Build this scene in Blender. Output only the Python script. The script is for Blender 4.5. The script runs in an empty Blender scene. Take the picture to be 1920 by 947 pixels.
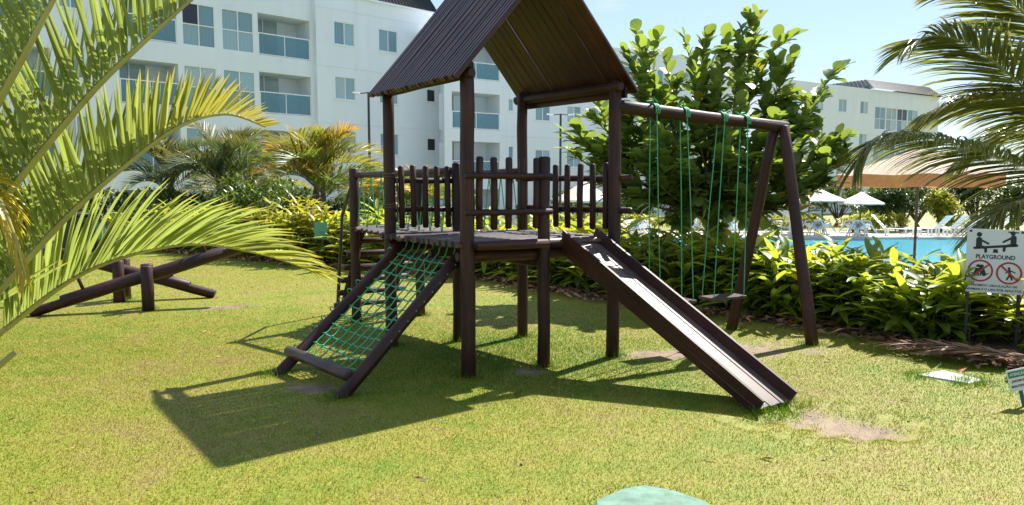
import bpy, math, random
import numpy as np
from mathutils import Vector, Matrix
random.seed(7); rng = np.random.default_rng(7)
R = math.radians
sc = bpy.context.scene
col = sc.collection
# ------------------------------------------------------------------ camera, sky, sun, exposure
cd = bpy.data.cameras.new('camera'); cam = bpy.data.objects.new('camera', cd); col.objects.link(cam)
cam.location = (0, 0, 1.6); cam.rotation_euler = (R(90-5.09), 0, 0)
cd.sensor_width = 36; cd.lens = 26.0; cd.clip_start = 0.05; cd.clip_end = 2000
sc.camera = cam
SUN = Vector((.575, .65, 1.0)).normalized()
EL = math.asin(SUN.z); AZ = math.atan2(SUN.x, SUN.y)
w = bpy.data.worlds.new('World'); sc.world = w; w.use_nodes = True
nt = w.node_tree; nt.nodes.clear()
sky = nt.nodes.new('ShaderNodeTexSky'); sky.sky_type = 'NISHITA'; sky.sun_disc = False
sky.sun_elevation = EL; sky.sun_rotation = AZ; sky.air_density = 1.0; sky.dust_density = 0.1; sky.ozone_density = 2.5
bg = nt.nodes.new('ShaderNodeBackground'); bg.inputs[1].default_value = 0.1
# thin fair-weather clouds low over the horizon, all the way round
geo = nt.nodes.new('ShaderNodeTexCoord'); mp = nt.nodes.new('ShaderNodeMapping'); mp.inputs['Scale'].default_value = (1, 1, 2.6)
nz = nt.nodes.new('ShaderNodeTexNoise'); nz.inputs['Scale'].default_value = 5.5; nz.inputs['Detail'].default_value = 9; nz.inputs['Roughness'].default_value = .58
rp = nt.nodes.new('ShaderNodeValToRGB'); rp.color_ramp.elements[0].position = .6; rp.color_ramp.elements[1].position = .85
rp.color_ramp.elements[1].color = (.8, .8, .8, 1)
mx = nt.nodes.new('ShaderNodeMix'); mx.data_type = 'RGBA'; mx.inputs['B'].default_value = (4.6, 4.8, 5.0, 1)
L = nt.links.new
L(geo.outputs['Generated'], mp.inputs[0]); L(mp.outputs[0], nz.inputs[0]); L(nz.outputs[0], rp.inputs[0])
hz = nt.nodes.new('ShaderNodeMix'); hz.data_type = 'RGBA'; hz.inputs['Factor'].default_value = .6; hz.inputs['B'].default_value = (2.7, 3.4, 4.3, 1)   # even high haze over the whole dome
L(sky.outputs[0], hz.inputs['A']); L(rp.outputs[0], mx.inputs['Factor']); L(hz.outputs['Result'], mx.inputs['A']); L(mx.outputs['Result'], bg.inputs[0])
L(bg.outputs[0], nt.nodes.new('ShaderNodeOutputWorld').inputs[0])
sd = bpy.data.lights.new('sun', 'SUN'); sd.energy = 4.9; sd.angle = R(.53); sd.color = (1, .95, .87)
so = bpy.data.objects.new('sun', sd); col.objects.link(so); so.rotation_euler = SUN.to_track_quat('Z', 'Y').to_euler(); so.location = (5, 6, 12)
sc.render.engine = 'CYCLES'
sc.view_settings.view_transform = 'Standard'; sc.view_settings.look = 'None'; sc.view_settings.gamma = 1
sc.view_settings.exposure = 1.12; sc.view_settings.use_curve_mapping = False
sc.cycles.max_bounces = 8; sc.cycles.transparent_max_bounces = 12

# ------------------------------------------------------------------ helpers
V = lambda *a: np.array(a, float)
def nrm(v): v = np.asarray(v, float); return v/(np.linalg.norm(v)+1e-9)
def tag(o, label=None, cat=None, group=None, kind=None):
    if label: o['label'] = label
    if cat: o['category'] = cat
    if group: o['group'] = group
    if kind: o['kind'] = kind
    return o
def empty(name, loc, label, cat, group=None, rz=0):
    o = bpy.data.objects.new(name, None); col.objects.link(o); o.empty_display_size = .1
    o.location = loc; o.rotation_euler = (0, 0, rz)
    return tag(o, label, cat, group)
def link(name, me, mat=None, parent=None):
    o = bpy.data.objects.new(name, me); col.objects.link(o)
    if mat and not me.materials: me.materials.append(mat)
    if parent is not None:
        o.parent = parent
        o.matrix_parent_inverse = root_inv(parent)
    return o
def root_inv(p):                      # children are modelled in world space unless their thing is a prototype at the origin
    m = Matrix.Identity(4); q = p
    while q is not None:
        m = Matrix.LocRotScale(q.location, q.rotation_euler, q.scale) @ m if q is p else m
        q = None
    return full(p).inverted()
def full(p):
    m = Matrix.LocRotScale(p.location, p.rotation_euler, p.scale)
    if p.parent is None: return m
    return full(p.parent) @ p.matrix_parent_inverse @ m
class MB:
    def __init__(s): s.v = []; s.f = []; s.uv = []; s.r = []; s.y = []; s.n = 0
    def add(s, v, f, uv=None, rnd=None, yel=0.):
        v = np.asarray(v, float); k = len(v)
        s.v.append(v); s.uv.append(np.asarray(uv, float) if uv is not None else np.zeros((k, 2)))
        s.r.append(np.full(k, random.random() if rnd is None else rnd)); s.y.append(np.broadcast_to(np.asarray(yel, float), (k,)))
        n = s.n; s.f.extend([tuple(i+n for i in q) for q in f]); s.n += k
        return s
    def mesh(s, name, smooth=True):
        me = bpy.data.meshes.new(name)
        v = np.concatenate(s.v); me.from_pydata(v.tolist(), [], s.f); 
        a = me.attributes.new('rnd', 'FLOAT', 'POINT'); a.data.foreach_set('value', np.concatenate(s.r))
        a = me.attributes.new('yel', 'FLOAT', 'POINT'); a.data.foreach_set('value', np.concatenate(s.y))
        uv = np.concatenate(s.uv); li = np.empty(len(me.loops), int); me.loops.foreach_get('vertex_index', li)
        ul = me.uv_layers.new(name='UVMap'); ul.data.foreach_set('uv', uv[li].ravel())
        if smooth: me.polygons.foreach_set('use_smooth', np.ones(len(me.polygons), bool))
        me.update(); return me
    def build(s, name, mat, parent=None, smooth=True, kind=None):
        o = link(name, s.mesh(name, smooth), mat, parent)
        if kind: o['kind'] = kind
        return o
def frame(d, up=(0, 0, 1)):
    d = nrm(d); u = np.asarray(up, float)
    if abs(d @ nrm(u)) > .98: u = V(1, 0, 0)
    x = nrm(np.cross(d, u)); y = np.cross(x, d); return x, y, d     # x side, y up-ish, d along
def tube(mb, pts, rad, seg=8, caps=True, wob=0., yel=0., rnd=None, arc=(0, 2*math.pi), squash=1.):
    pts = [np.asarray(p, float) for p in pts]; n = len(pts)
    if np.isscalar(rad): rad = [rad]*n
    vs = []; uv = []; ln = 0; off = random.random()*7
    x = None
    for i, p in enumerate(pts):
        d = nrm(pts[min(i+1, n-1)]-pts[max(i-1, 0)])
        if x is None: x, y, _ = frame(d)
        else:
            x = nrm(x-d*(x@d)); y = np.cross(x, d)
        if i: ln += np.linalg.norm(p-pts[i-1])
        for k in range(seg+1):
            a = arc[0]+(arc[1]-arc[0])*k/seg
            w_ = 1+wob*(math.sin(3*a+off+ln*5)*.5+math.sin(2*a-off*2+ln*9)*.5)
            vs.append(p+(x*math.cos(a)+y*math.sin(a)*squash)*rad[i]*w_); uv.append((k/seg+off, ln+off))
    f = []
    for i in range(n-1):
        for k in range(seg):
            a = i*(seg+1)+k; f.append((a, a+1, a+seg+2, a+seg+1))
    if arc[1]-arc[0] < 6:                                    # close the flat side of a half log
        for i in range(n-1):
            a = i*(seg+1); f.append((a+seg, a, a+seg+1, a+2*seg+1))
    m = seg+1 if arc[1]-arc[0] < 6 else seg
    if caps:
        b = len(vs)
        for e, ring in ((0, range(m)), (n-1, range(m))):
            base = len(vs)
            for k in ring: vs.append(vs[e*(seg+1)+k]); uv.append((off+k*.01, off))
            q = list(range(base, base+m)); f.append(tuple(q[::-1]) if e == 0 else tuple(q))
    f = [tuple(reversed(q)) for q in f]
    mb.add(vs, f, uv, yel=yel, rnd=rnd); return mb
def log(name, p0, p1, r, mat, parent, r1=None, seg=12, bev=.012, wob=.05):
    p0 = np.asarray(p0, float); p1 = np.asarray(p1, float); r1 = r if r1 is None else r1
    Ln = np.linalg.norm(p1-p0); d = (p1-p0)/Ln; k = max(2, int(Ln/.35)); b = min(bev, r*.4)
    pts = [p0, p0+d*b]; rr = [r-b, r]
    for i in range(1, k):
        pts.append(p0+d*Ln*i/k+rng.normal(0, .003, 3)); rr.append(r+(r1-r)*i/k)
    pts += [p1-d*b, p1]; rr += [r1, r1-b]
    mb = MB(); tube(mb, pts, rr, seg, True, wob); return mb.build(name, mat, parent)
def box(mb, c, ax, ay, az, bev=0, rnd=None):
    """box with centre c and half-axis vectors; optional chamfer along its edges"""
    c, ax, ay, az = [np.asarray(q, float) for q in (c, ax, ay, az)]
    if np.dot(np.cross(ax, ay), az) < 0: ax = -ax
    la, lb, lc = [np.linalg.norm(q) for q in (ax, ay, az)]
    big = int(np.argmax([la, lb, lc])); vs = []; fs = []; uv = []; o = random.random()*5
    A = [ax, ay, az]; Ls = [la, lb, lc]
    g = [1-bev/max(l, 1e-6) for l in Ls]
    idx = {}
    if bev <= 0:
        for (i, j, k) in ((0, 1, 2), (1, 2, 0), (2, 0, 1)):
            for s in (-1, 1):
                q = []
                for (a, b) in ((-1, -1), (1, -1), (1, 1), (-1, 1)):
                    p = [0, 0, 0]; p[i] = s; p[j] = a; p[k] = b
                    vs.append(c+sum(A[m]*p[m] for m in range(3))); q.append(len(vs)-1)
                    uv.append((o+sum(p[m]*Ls[m] for m in range(3) if m != big)*4, o+p[big]*Ls[big]))
                fs.append(tuple(q) if s > 0 else tuple(q[::-1]))
        mb.add(vs, fs, uv, rnd); return mb
    for sx in (-1, 1):
        for sy in (-1, 1):
            for sz in (-1, 1):
                S = (sx, sy, sz)
                for m in range(3):
                    p = [S[q]*(1 if q == m else g[q]) for q in range(3)]
                    vs.append(c+sum(A[q]*p[q] for q in range(3))); idx[(S, m)] = len(vs)-1
                    uv.append((o+sum(p[q]*Ls[q] for q in range(3) if q != big)*4, o+p[big]*Ls[big]))
    def add(q):
        P = [vs[i] for i in q]; n = np.cross(P[1]-P[0], P[2]-P[0])
        fs.append(tuple(q) if n @ (sum(P)/len(P)-c) > 0 else tuple(q[::-1]))
    for m in range(3):
        j, k = (m+1) % 3, (m+2) % 3
        for s in (-1, 1):
            q = []
            for (a, b) in ((-1, -1), (1, -1), (1, 1), (-1, 1)):
                S = [0, 0, 0]; S[m] = s; S[j] = a; S[k] = b; q.append(idx[(tuple(S), m)])
            add(q)
        for a in (-1, 1):
            for b in (-1, 1):
                S0 = [0, 0, 0]; S1 = [0, 0, 0]
                S0[m] = -1; S1[m] = 1
                for S in (S0, S1): S[j] = a; S[k] = b
                S0 = tuple(S0); S1 = tuple(S1)
                add([idx[(S0, j)], idx[(S1, j)], idx[(S1, k)], idx[(S0, k)]])
    for sx in (-1, 1):
        for sy in (-1, 1):
            for sz in (-1, 1): add([idx[((sx, sy, sz), m)] for m in range(3)])
    mb.add(vs, fs, uv, rnd); return mb
def plank(name, c, ax, ay, az, mat, parent, bev=.004):
    return box(MB(), c, ax, ay, az, bev).build(name, mat, parent, smooth=False)
def leaf(Lg, W, seg=4, droop=.25, fold=.25, prof='lance', curl=0.):
    """leaf blade along +y, z up: (verts, faces)"""
    vs = []; f = []
    for i in range(seg+1):
        t = i/seg
        if prof == 'lance': wd = (math.sin(math.pi*min(1, t*.93+.04))**.75)*(1-.15*t)
        elif prof == 'ovate': wd = math.sin(math.pi*min(1, (t**.8)*.98+.02))**.6
        elif prof == 'obov': wd = .12+.88*math.sqrt(max(0, 1-((t-.62)/(.62 if t < .62 else .385))**2))**(1.3 if t < .62 else .9)
        else: wd = min(1, t*5+.25)*(1-t**2.2)**.8+.03
        if t == 1: wd = .3 if prof == 'obov' else .04
        y = Lg*t*(1-.12*droop*t); z = -droop*Lg*t*t; x = W*.5*wd
        up = fold*x
        vs += [(-x, y, z+up+curl*Lg*math.sin(t*6)*.04), (0, y, z), (x, y, z+up-curl*Lg*math.sin(t*5)*.04)]
    for i in range(seg):
        a = i*3; f += [(a, a+1, a+4, a+3), (a+1, a+2, a+5, a+4)]
    return np.array(vs), f
def put(mb, tpl, pos, d, up=(0, 0, 1), s=1., yel=0., rnd=None):
    v, f = tpl; x, u, d = frame(d, up)
    mb.add(np.asarray(pos)+s*(v[:, :1]*x+v[:, 1:2]*d+v[:, 2:3]*u), f, rnd=rnd, yel=yel)
def mrot(pos, d, up=(0, 0, 1), s=1.):
    x, u, d = frame(d, up)
    return Matrix(((x[0]*s, d[0]*s, u[0]*s, pos[0]), (x[1]*s, d[1]*s, u[1]*s, pos[1]), (x[2]*s, d[2]*s, u[2]*s, pos[2]), (0, 0, 0, 1)))
def gz(x, y):                          # the garden falls away behind the planted bed
    d = (x-4.4)*.694+(y-6.4)*.72
    t = np.clip((d-1.9)/6., 0, 1); return -.7*t*t*(3-2*t)

# ------------------------------------------------------------------ materials
def mat(name):
    m = bpy.data.materials.new(name); m.use_nodes = True; n = m.node_tree.nodes; b = n['Principled BSDF']
    return m, n, m.node_tree.links.new, b
def ramp(n, stops):
    r = n.new('ShaderNodeValToRGB'); e = r.color_ramp.elements
    e[0].position, e[0].color = stops[0][0], (*stops[0][1], 1); e[1].position, e[1].color = stops[-1][0], (*stops[-1][1], 1)
    for p, c in stops[1:-1]:
        k = e.new(p); k.color = (*c, 1)
    return r
def noise(n, l, vec, scale, detail=5, rough=.55, dist=0.):
    t = n.new('ShaderNodeTexNoise'); t.inputs['Scale'].default_value = scale; t.inputs['Detail'].default_value = detail
    t.inputs['Roughness'].default_value = rough; t.inputs['Distortion'].default_value = dist
    if vec is not None: l(vec, t.inputs['Vector'])
    return t.outputs[0]
def bump(n, l, b, h, strength, dist=.01):
    u = n.new('ShaderNodeBump'); u.inputs['Strength'].default_value = strength; u.inputs['Distance'].default_value = dist
    l(h, u.inputs['Height']); l(u.outputs[0], b.inputs['Normal'])
def plain(name, c, rough=.5, metal=0., var=.12, scale=6., bmp=0.):
    m, n, l, b = mat(name); tc = n.new('ShaderNodeTexCoord')
    h = noise(n, l, tc.outputs['Object'], scale, 6)
    r = ramp(n, [(.3, tuple(x*(1-var) for x in c)), (.7, tuple(min(1, x*(1+var)) for x in c))])
    l(h, r.inputs[0]); l(r.outputs[0], b.inputs['Base Color']); b.inputs['Roughness'].default_value = rough; b.inputs['Metallic'].default_value = metal
    if bmp: bump(n, l, b, noise(n, l, tc.outputs['Object'], scale*6, 4), bmp)
    return m
def wood(name, dark, light, rough=.42, coat=.25, bs=.5):
    m, n, l, b = mat(name); uv = n.new('ShaderNodeUVMap'); oi = n.new('ShaderNodeObjectInfo')
    mp = n.new('ShaderNodeMapping'); mp.inputs['Scale'].default_value = (9, 1.3, 1); l(uv.outputs[0], mp.inputs[0])
    ad = n.new('ShaderNodeVectorMath'); l(mp.outputs[0], ad.inputs[0])
    cb = n.new('ShaderNodeCombineXYZ'); mu = n.new('ShaderNodeMath'); mu.operation = 'MULTIPLY'; mu.inputs[1].default_value = 40; l(oi.outputs['Random'], mu.inputs[0]); l(mu.outputs[0], cb.inputs[2]); l(cb.outputs[0], ad.inputs[1])
    g = noise(n, l, ad.outputs[0], 3.2, 8, .62, .6)
    r = ramp(n, [(.3, dark), (.55, tuple((a+c)/2 for a, c in zip(dark, light))), (.78, light)]); l(g, r.inputs[0])
    tc = n.new('ShaderNodeTexCoord'); wr = noise(n, l, tc.outputs['Object'], 2.3, 6, .6)
    r2 = ramp(n, [(.32, (.6, .6, .62)), (.55, (1, 1, 1)), (.72, (1.7, 1.55, 1.45))]); l(wr, r2.inputs[0])
    mm = n.new('ShaderNodeMix'); mm.data_type = 'RGBA'; mm.blend_type = 'MULTIPLY'; mm.inputs['Factor'].default_value = 1
    l(r.outputs[0], mm.inputs['A']); l(r2.outputs[0], mm.inputs['B'])
    r3 = ramp(n, [(0, (.78, .78, .8)), (1, (1.25, 1.2, 1.15))]); l(oi.outputs['Random'], r3.inputs[0])
    m3 = n.new('ShaderNodeMix'); m3.data_type = 'RGBA'; m3.blend_type = 'MULTIPLY'; m3.inputs['Factor'].default_value = 1
    l(mm.outputs['Result'], m3.inputs['A']); l(r3.outputs[0], m3.inputs['B']); l(m3.outputs['Result'], b.inputs['Base Color'])
    rr = n.new('ShaderNodeMapRange'); rr.inputs['To Min'].default_value = rough-.08; rr.inputs['To Max'].default_value = rough+.2; l(g, rr.inputs[0]); l(rr.outputs[0], b.inputs['Roughness'])
    b.inputs['Specular IOR Level'].default_value = .32 if coat < .4 else .5; b.inputs['Coat Weight'].default_value = coat; b.inputs['Coat Roughness'].default_value = .3
    ck = n.new('ShaderNodeMapping'); ck.inputs['Scale'].default_value = (16, .9, 1); l(uv.outputs[0], ck.inputs[0]); av = n.new('ShaderNodeVectorMath'); l(ck.outputs[0], av.inputs[0]); l(cb.outputs[0], av.inputs[1])
    cr_ = noise(n, l, av.outputs[0], 2.2, 4, .5, .2); rc = ramp(n, [(.30, (.25, .25, .25)), (.36, (1, 1, 1))]); l(cr_, rc.inputs[0])
    m4 = n.new('ShaderNodeMix'); m4.data_type = 'RGBA'; m4.blend_type = 'MULTIPLY'; m4.inputs['Factor'].default_value = .85; l(m3.outputs['Result'], m4.inputs['A']); l(rc.outputs[0], m4.inputs['B']); l(m4.outputs['Result'], b.inputs['Base Color'])
    hs = n.new('ShaderNodeMath'); hs.operation = 'MULTIPLY_ADD'; hs.inputs[1].default_value = .6; l(g, hs.inputs[0]); l(rc.outputs[0], hs.inputs[2])
    bump(n, l, b, hs.outputs[0], bs, .006); return m
def leafmat(name, dark, light, trans, yellow=(.5, .34, .03), tw=.42, rough=.38, spec=.5):
    m, n, l, b = mat(name)
    at = n.new('ShaderNodeAttribute'); at.attribute_name = 'rnd'; ay = n.new('ShaderNodeAttribute'); ay.attribute_name = 'yel'
    oi = n.new('ShaderNodeObjectInfo'); ad = n.new('ShaderNodeMath'); ad.operation = 'ADD'; l(at.outputs['Fac'], ad.inputs[0]); l(oi.outputs['Random'], ad.inputs[1])
    fr = n.new('ShaderNodeMath'); fr.operation = 'FRACT'; l(ad.outputs[0], fr.inputs[0])
    r = ramp(n, [(0, dark), (1, light)]); l(fr.outputs[0], r.inputs[0])
    tc = n.new('ShaderNodeTexCoord'); nz_ = noise(n, l, tc.outputs['Object'], 9, 4)
    def ymix(c):
        k = n.new('ShaderNodeMix'); k.data_type = 'RGBA'; l(ay.outputs['Fac'], k.inputs['Factor']); l(c, k.inputs['A']); k.inputs['B'].default_value = (*yellow, 1); return k.outputs['Result']
    hv = n.new('ShaderNodeHueSaturation'); mr = n.new('ShaderNodeMapRange'); mr.inputs['To Min'].default_value = .65; mr.inputs['To Max'].default_value = 1.35; l(nz_, mr.inputs[0]); l(mr.outputs[0], hv.inputs['Value']); l(ymix(r.outputs[0]), hv.inputs['Color'])
    l(hv.outputs[0], b.inputs['Base Color']); b.inputs['Roughness'].default_value = rough; b.inputs['Specular IOR Level'].default_value = spec
    t = n.new('ShaderNodeBsdfTranslucent'); rt = ramp(n, [(0, tuple(x*.7 for x in trans)), (1, trans)]); l(fr.outputs[0], rt.inputs[0])
    k = n.new('ShaderNodeMix'); k.data_type = 'RGBA'; l(ay.outputs['Fac'], k.inputs['Factor']); l(rt.outputs[0], k.inputs['A']); k.inputs['B'].default_value = (yellow[0]*1.4, yellow[1]*1.4, yellow[2], 1); l(k.outputs['Result'], t.inputs[0])
    ms = n.new('ShaderNodeMixShader'); ms.inputs[0].default_value = tw; l(b.outputs[0], ms.inputs[1]); l(t.outputs[0], ms.inputs[2])
    l(ms.outputs[0], n['Material Output'].inputs[0]); return m
def glassy(name, c, alpha, rough=.05):
    m, n, l, b = mat(name); b.inputs['Base Color'].default_value = (*c, 1); b.inputs['Roughness'].default_value = rough
    t = n.new('ShaderNodeBsdfTransparent'); t.inputs[0].default_value = (*[min(1, x*1.6+.35) for x in c], 1)
    ms = n.new('ShaderNodeMixShader'); ms.inputs[0].default_value = alpha; l(t.outputs[0], ms.inputs[1]); l(b.outputs[0], ms.inputs[2]); l(ms.outputs[0], n['Material Output'].inputs[0]); return m
M = {}
M['wood'] = wood('dark_stained_wood', (.014, .0048, .0038), (.082, .026, .019), .5, .06)
M['wood_roof'] = wood('roof_stained_wood', (.015, .0042, .0038), (.075, .0175, .0145), .45, .3)
M['wood_bed'] = wood('worn_slide_wood', (.06, .042, .035), (.155, .115, .098), .46, .25, .15)
M['wood_grey'] = wood('weathered_log', (.03, .017, .014), (.105, .066, .056), .45, .2)
M['rope'] = plain('green_rope', (.05, .34, .15), .55, var=.2, scale=60)
def wallmat():
    m, n, l, b = mat('white_render'); tc = n.new('ShaderNodeTexCoord'); mp = n.new('ShaderNodeMapping'); mp.inputs['Scale'].default_value = (1.6, 1.6, .12); l(tc.outputs['Object'], mp.inputs[0])
    a = noise(n, l, mp.outputs[0], 1.1, 6, .6); c = noise(n, l, tc.outputs['Object'], .35, 4)
    r1 = ramp(n, [(.22, (.71, .75, .80)), (.5, (.76, .80, .86)), (.8, (.78, .82, .88))]); l(a, r1.inputs[0]); r2 = ramp(n, [(.3, (.95, .95, .95)), (.7, (1.02, 1.02, 1.02))]); l(c, r2.inputs[0])
    k = n.new('ShaderNodeMix'); k.data_type = 'RGBA'; k.blend_type = 'MULTIPLY'; k.inputs['Factor'].default_value = 1; l(r1.outputs[0], k.inputs['A']); l(r2.outputs[0], k.inputs['B']); l(k.outputs['Result'], b.inputs['Base Color']); b.inputs['Roughness'].default_value = .8; return m
M['white'] = wallmat()
M['trim'] = plain('white_aluminium', (.8, .81, .82), .35, var=.03)
M['plastic'] = plain('white_plastic', (.8, .8, .8), .35, var=.03)
M['rooftile'] = plain('dark_roof_tile', (.03, .03, .036), .7, var=.25, scale=9)
M['pole'] = plain('dark_pole', (.03, .03, .032), .45)
M['sail'] = plain('cream_canvas', (.74, .64, .54), .8, var=.05)
M['sail2'] = leafmat('tan_canvas', (.70, .56, .45), (.70, .56, .45), (.62, .30, .16), tw=.35, rough=.8, spec=.2)
M['orange'] = leafmat('backlit_tint_canvas', (.70, .34, .17), (.70, .34, .17), (.85, .36, .15), tw=.4, rough=.8, spec=.2)  # tan cloth's orange tint when shaded and backlit, put into the valance colour
M['signw'] = plain('sign_white', (.66, .67, .68), .4, var=.03)
M['ink'] = plain('sign_black', (.012, .012, .015), .5)
M['red'] = plain('sign_red', (.42, .02, .03), .45)
M['sgreen'] = plain('sign_green', (.01, .19, .13), .45)
M['blue'] = plain('blue_paint', (.02, .07, .26), .45)
M['slab'] = plain('pale_concrete', (.50, .53, .48), .85, var=.12, scale=5, bmp=.15)
M['gslab'] = plain('green_painted_concrete', (.14, .24, .18), .85, var=.3, scale=13, bmp=.3)
M['coping'] = plain('pool_stone', (.6, .56, .48), .8, var=.1, scale=2)
M['dirt'] = plain('bed_soil', (.075, .045, .032), .95, var=.4, scale=14, bmp=.6)
M['bark'] = plain('grey_bark', (.13, .1, .075), .9, var=.35, scale=12, bmp=.5)
M['stem'] = plain('green_stem', (.035, .05, .02), .5, var=.3, scale=5)
M['rachis'] = plain('palm_rachis', (.30, .29, .10), .45, var=.22, scale=7)
M['curtain'] = plain('pale_curtain', (.5, .52, .5), .9, var=.06)
M['door_glass'] = plain('sliding_door_glass', (.30, .37, .37), .08, var=.15, scale=1.2)
def panemat():
    m, n, l, b = mat('window_glass'); oi = n.new('ShaderNodeObjectInfo'); tc = n.new('ShaderNodeTexCoord')
    r_ = ramp(n, [(0, (.15, .26, .32)), (.45, (.24, .37, .43)), (.7, (.31, .45, .51)), (1, (.42, .5, .54))]); l(oi.outputs['Random'], r_.inputs[0])
    wv = n.new('ShaderNodeTexWave'); wv.bands_direction = 'X'; wv.inputs['Scale'].default_value = 2.6; wv.inputs['Distortion'].default_value = 1.5; l(tc.outputs['Object'], wv.inputs[0])
    r2 = ramp(n, [(0, (.93, .94, .95)), (1, (1.03, 1.02, 1.01))]); l(wv.outputs[0], r2.inputs[0]); k = n.new('ShaderNodeMix'); k.data_type = 'RGBA'; k.blend_type = 'MULTIPLY'; k.inputs['Factor'].default_value = 1
    l(r_.outputs[0], k.inputs['A']); l(r2.outputs[0], k.inputs['B']); l(k.outputs['Result'], b.inputs['Base Color']); b.inputs['Roughness'].default_value = .06; return m
M['pane'] = panemat()
M['pane_dark'] = plain('dark_window_glass', (.02, .022, .03), .08)
M['rail_glass'] = glassy('railing_glass', (.20, .33, .38), .45)
M['fence_glass'] = glassy('garden_glass', (.22, .34, .33), .5)
M['bin'] = plain('dark_plastic', (.012, .014, .02), .4)
M['ginger'] = leafmat('ginger_leaf', (.055, .12, .018), (.20, .28, .03), (.6, .68, .06), tw=.5)
M['ginger_y'] = leafmat('yellow_ginger_leaf', (.16, .2, .02), (.34, .33, .03), (.6, .6, .04), tw=.45)
M['grape'] = leafmat('round_leaf', (.055, .10, .026), (.17, .24, .06), (.42, .55, .07), tw=.4, rough=.33)
M['areca'] = leafmat('areca_leaf', (.10, .135, .05), (.20, .24, .09), (.46, .55, .11), (.50, .38, .04), tw=.5, rough=.3)
M['coco'] = leafmat('coconut_leaf', (.04, .07, .02), (.13, .16, .05), (.34, .38, .07), (.42, .34, .07), tw=.34, rough=.22)
M['palm_far'] = leafmat('far_palm_leaf', (.04, .085, .025), (.13, .19, .04), (.32, .4, .05), (.6, .3, .03), tw=.4)
M['palm_dark'] = leafmat('dark_palm_leaf', (.03, .06, .028), (.09, .13, .06), (.16, .23, .06), tw=.3)
M['bush'] = leafmat('bush_leaf', (.03, .065, .016), (.1, .16, .03), (.24, .34, .03), tw=.35)
M['bush_d'] = leafmat('dark_bush_leaf', (.018, .04, .012), (.06, .1, .022), (.14, .22, .03), tw=.3)
M['bush_y'] = leafmat('yellow_bush_leaf', (.16, .2, .02), (.36, .36, .03), (.6, .6, .05), tw=.4)
M['litter'] = leafmat('dry_leaf', (.13, .055, .03), (.45, .27, .15), (.3, .16, .07), (.45, .10, .05), tw=.15, rough=.7)
def grassmat(name, blade):
    m, n, l, b = mat(name); g = n.new('ShaderNodeNewGeometry')
    a = noise(n, l, g.outputs['Position'], .55, 4, .6); c = noise(n, l, g.outputs['Position'], 2.6, 9, .74)
    mixf = n.new('ShaderNodeMath'); mixf.operation = 'MULTIPLY_ADD'; mixf.inputs[1].default_value = .55; l(c, mixf.inputs[0])
    h = n.new('ShaderNodeMath'); h.operation = 'MULTIPLY'; h.inputs[1].default_value = .5; l(a, h.inputs[0]); l(h.outputs[0], mixf.inputs[2])
    if blade:
        at = n.new('ShaderNodeAttribute'); at.attribute_name = 'rnd'
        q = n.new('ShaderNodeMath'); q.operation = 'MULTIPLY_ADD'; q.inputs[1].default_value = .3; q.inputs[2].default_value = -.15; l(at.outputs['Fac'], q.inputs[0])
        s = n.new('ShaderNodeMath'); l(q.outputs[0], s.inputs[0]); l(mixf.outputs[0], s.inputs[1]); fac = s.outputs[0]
    else: fac = mixf.outputs[0]
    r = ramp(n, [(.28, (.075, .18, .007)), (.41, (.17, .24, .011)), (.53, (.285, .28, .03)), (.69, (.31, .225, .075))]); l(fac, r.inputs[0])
    out = r.outputs[0]
    if not blade:
        f = noise(n, l, g.outputs['Position'], 55, 3, .7); r2 = ramp(n, [(.3, (.45, .45, .45)), (.7, (1.1, 1.1, 1.1))]); l(f, r2.inputs[0])
        k = n.new('ShaderNodeMix'); k.data_type = 'RGBA'; k.blend_type = 'MULTIPLY'; k.inputs['Factor'].default_value = 1; l(out, k.inputs['A']); l(r2.outputs[0], k.inputs['B'])
        at = n.new('ShaderNodeAttribute'); at.attribute_name = 'dirt'
        dn = noise(n, l, g.outputs['Position'], 9, 5, .7); dr = ramp(n, [(.3, (.13, .085, .05)), (.7, (.30, .21, .125))]); l(dn, dr.inputs[0])
        sh = n.new('ShaderNodeMath'); sh.operation = 'SUBTRACT'; l(at.outputs['Fac'], sh.inputs[0]); l(dn, sh.inputs[1])
        mr = n.new('ShaderNodeMapRange'); mr.inputs['From Min'].default_value = -.15; mr.inputs['From Max'].default_value = .15; l(sh.outputs[0], mr.inputs[0])
        k2 = n.new('ShaderNodeMix'); k2.data_type = 'RGBA'; l(mr.outputs[0], k2.inputs['Factor']); l(k.outputs['Result'], k2.inputs['A']); l(dr.outputs[0], k2.inputs['B']); out = k2.outputs['Result']
        bump(n, l, b, f, .6, .02)
    l(out, b.inputs['Base Color']); b.inputs['Roughness'].default_value = .6; b.inputs['Specular IOR Level'].default_value = .3
    if blade:
        t = n.new('ShaderNodeBsdfTranslucent'); l(out, t.inputs[0]); ms = n.new('ShaderNodeMixShader'); ms.inputs[0].default_value = .5
        l(b.outputs[0], ms.inputs[1]); l(t.outputs[0], ms.inputs[2]); l(ms.outputs[0], n['Material Output'].inputs[0])
    return m
M['lawn'] = grassmat('lawn_ground', False); M['blade'] = grassmat('grass_blades', True)
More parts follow.
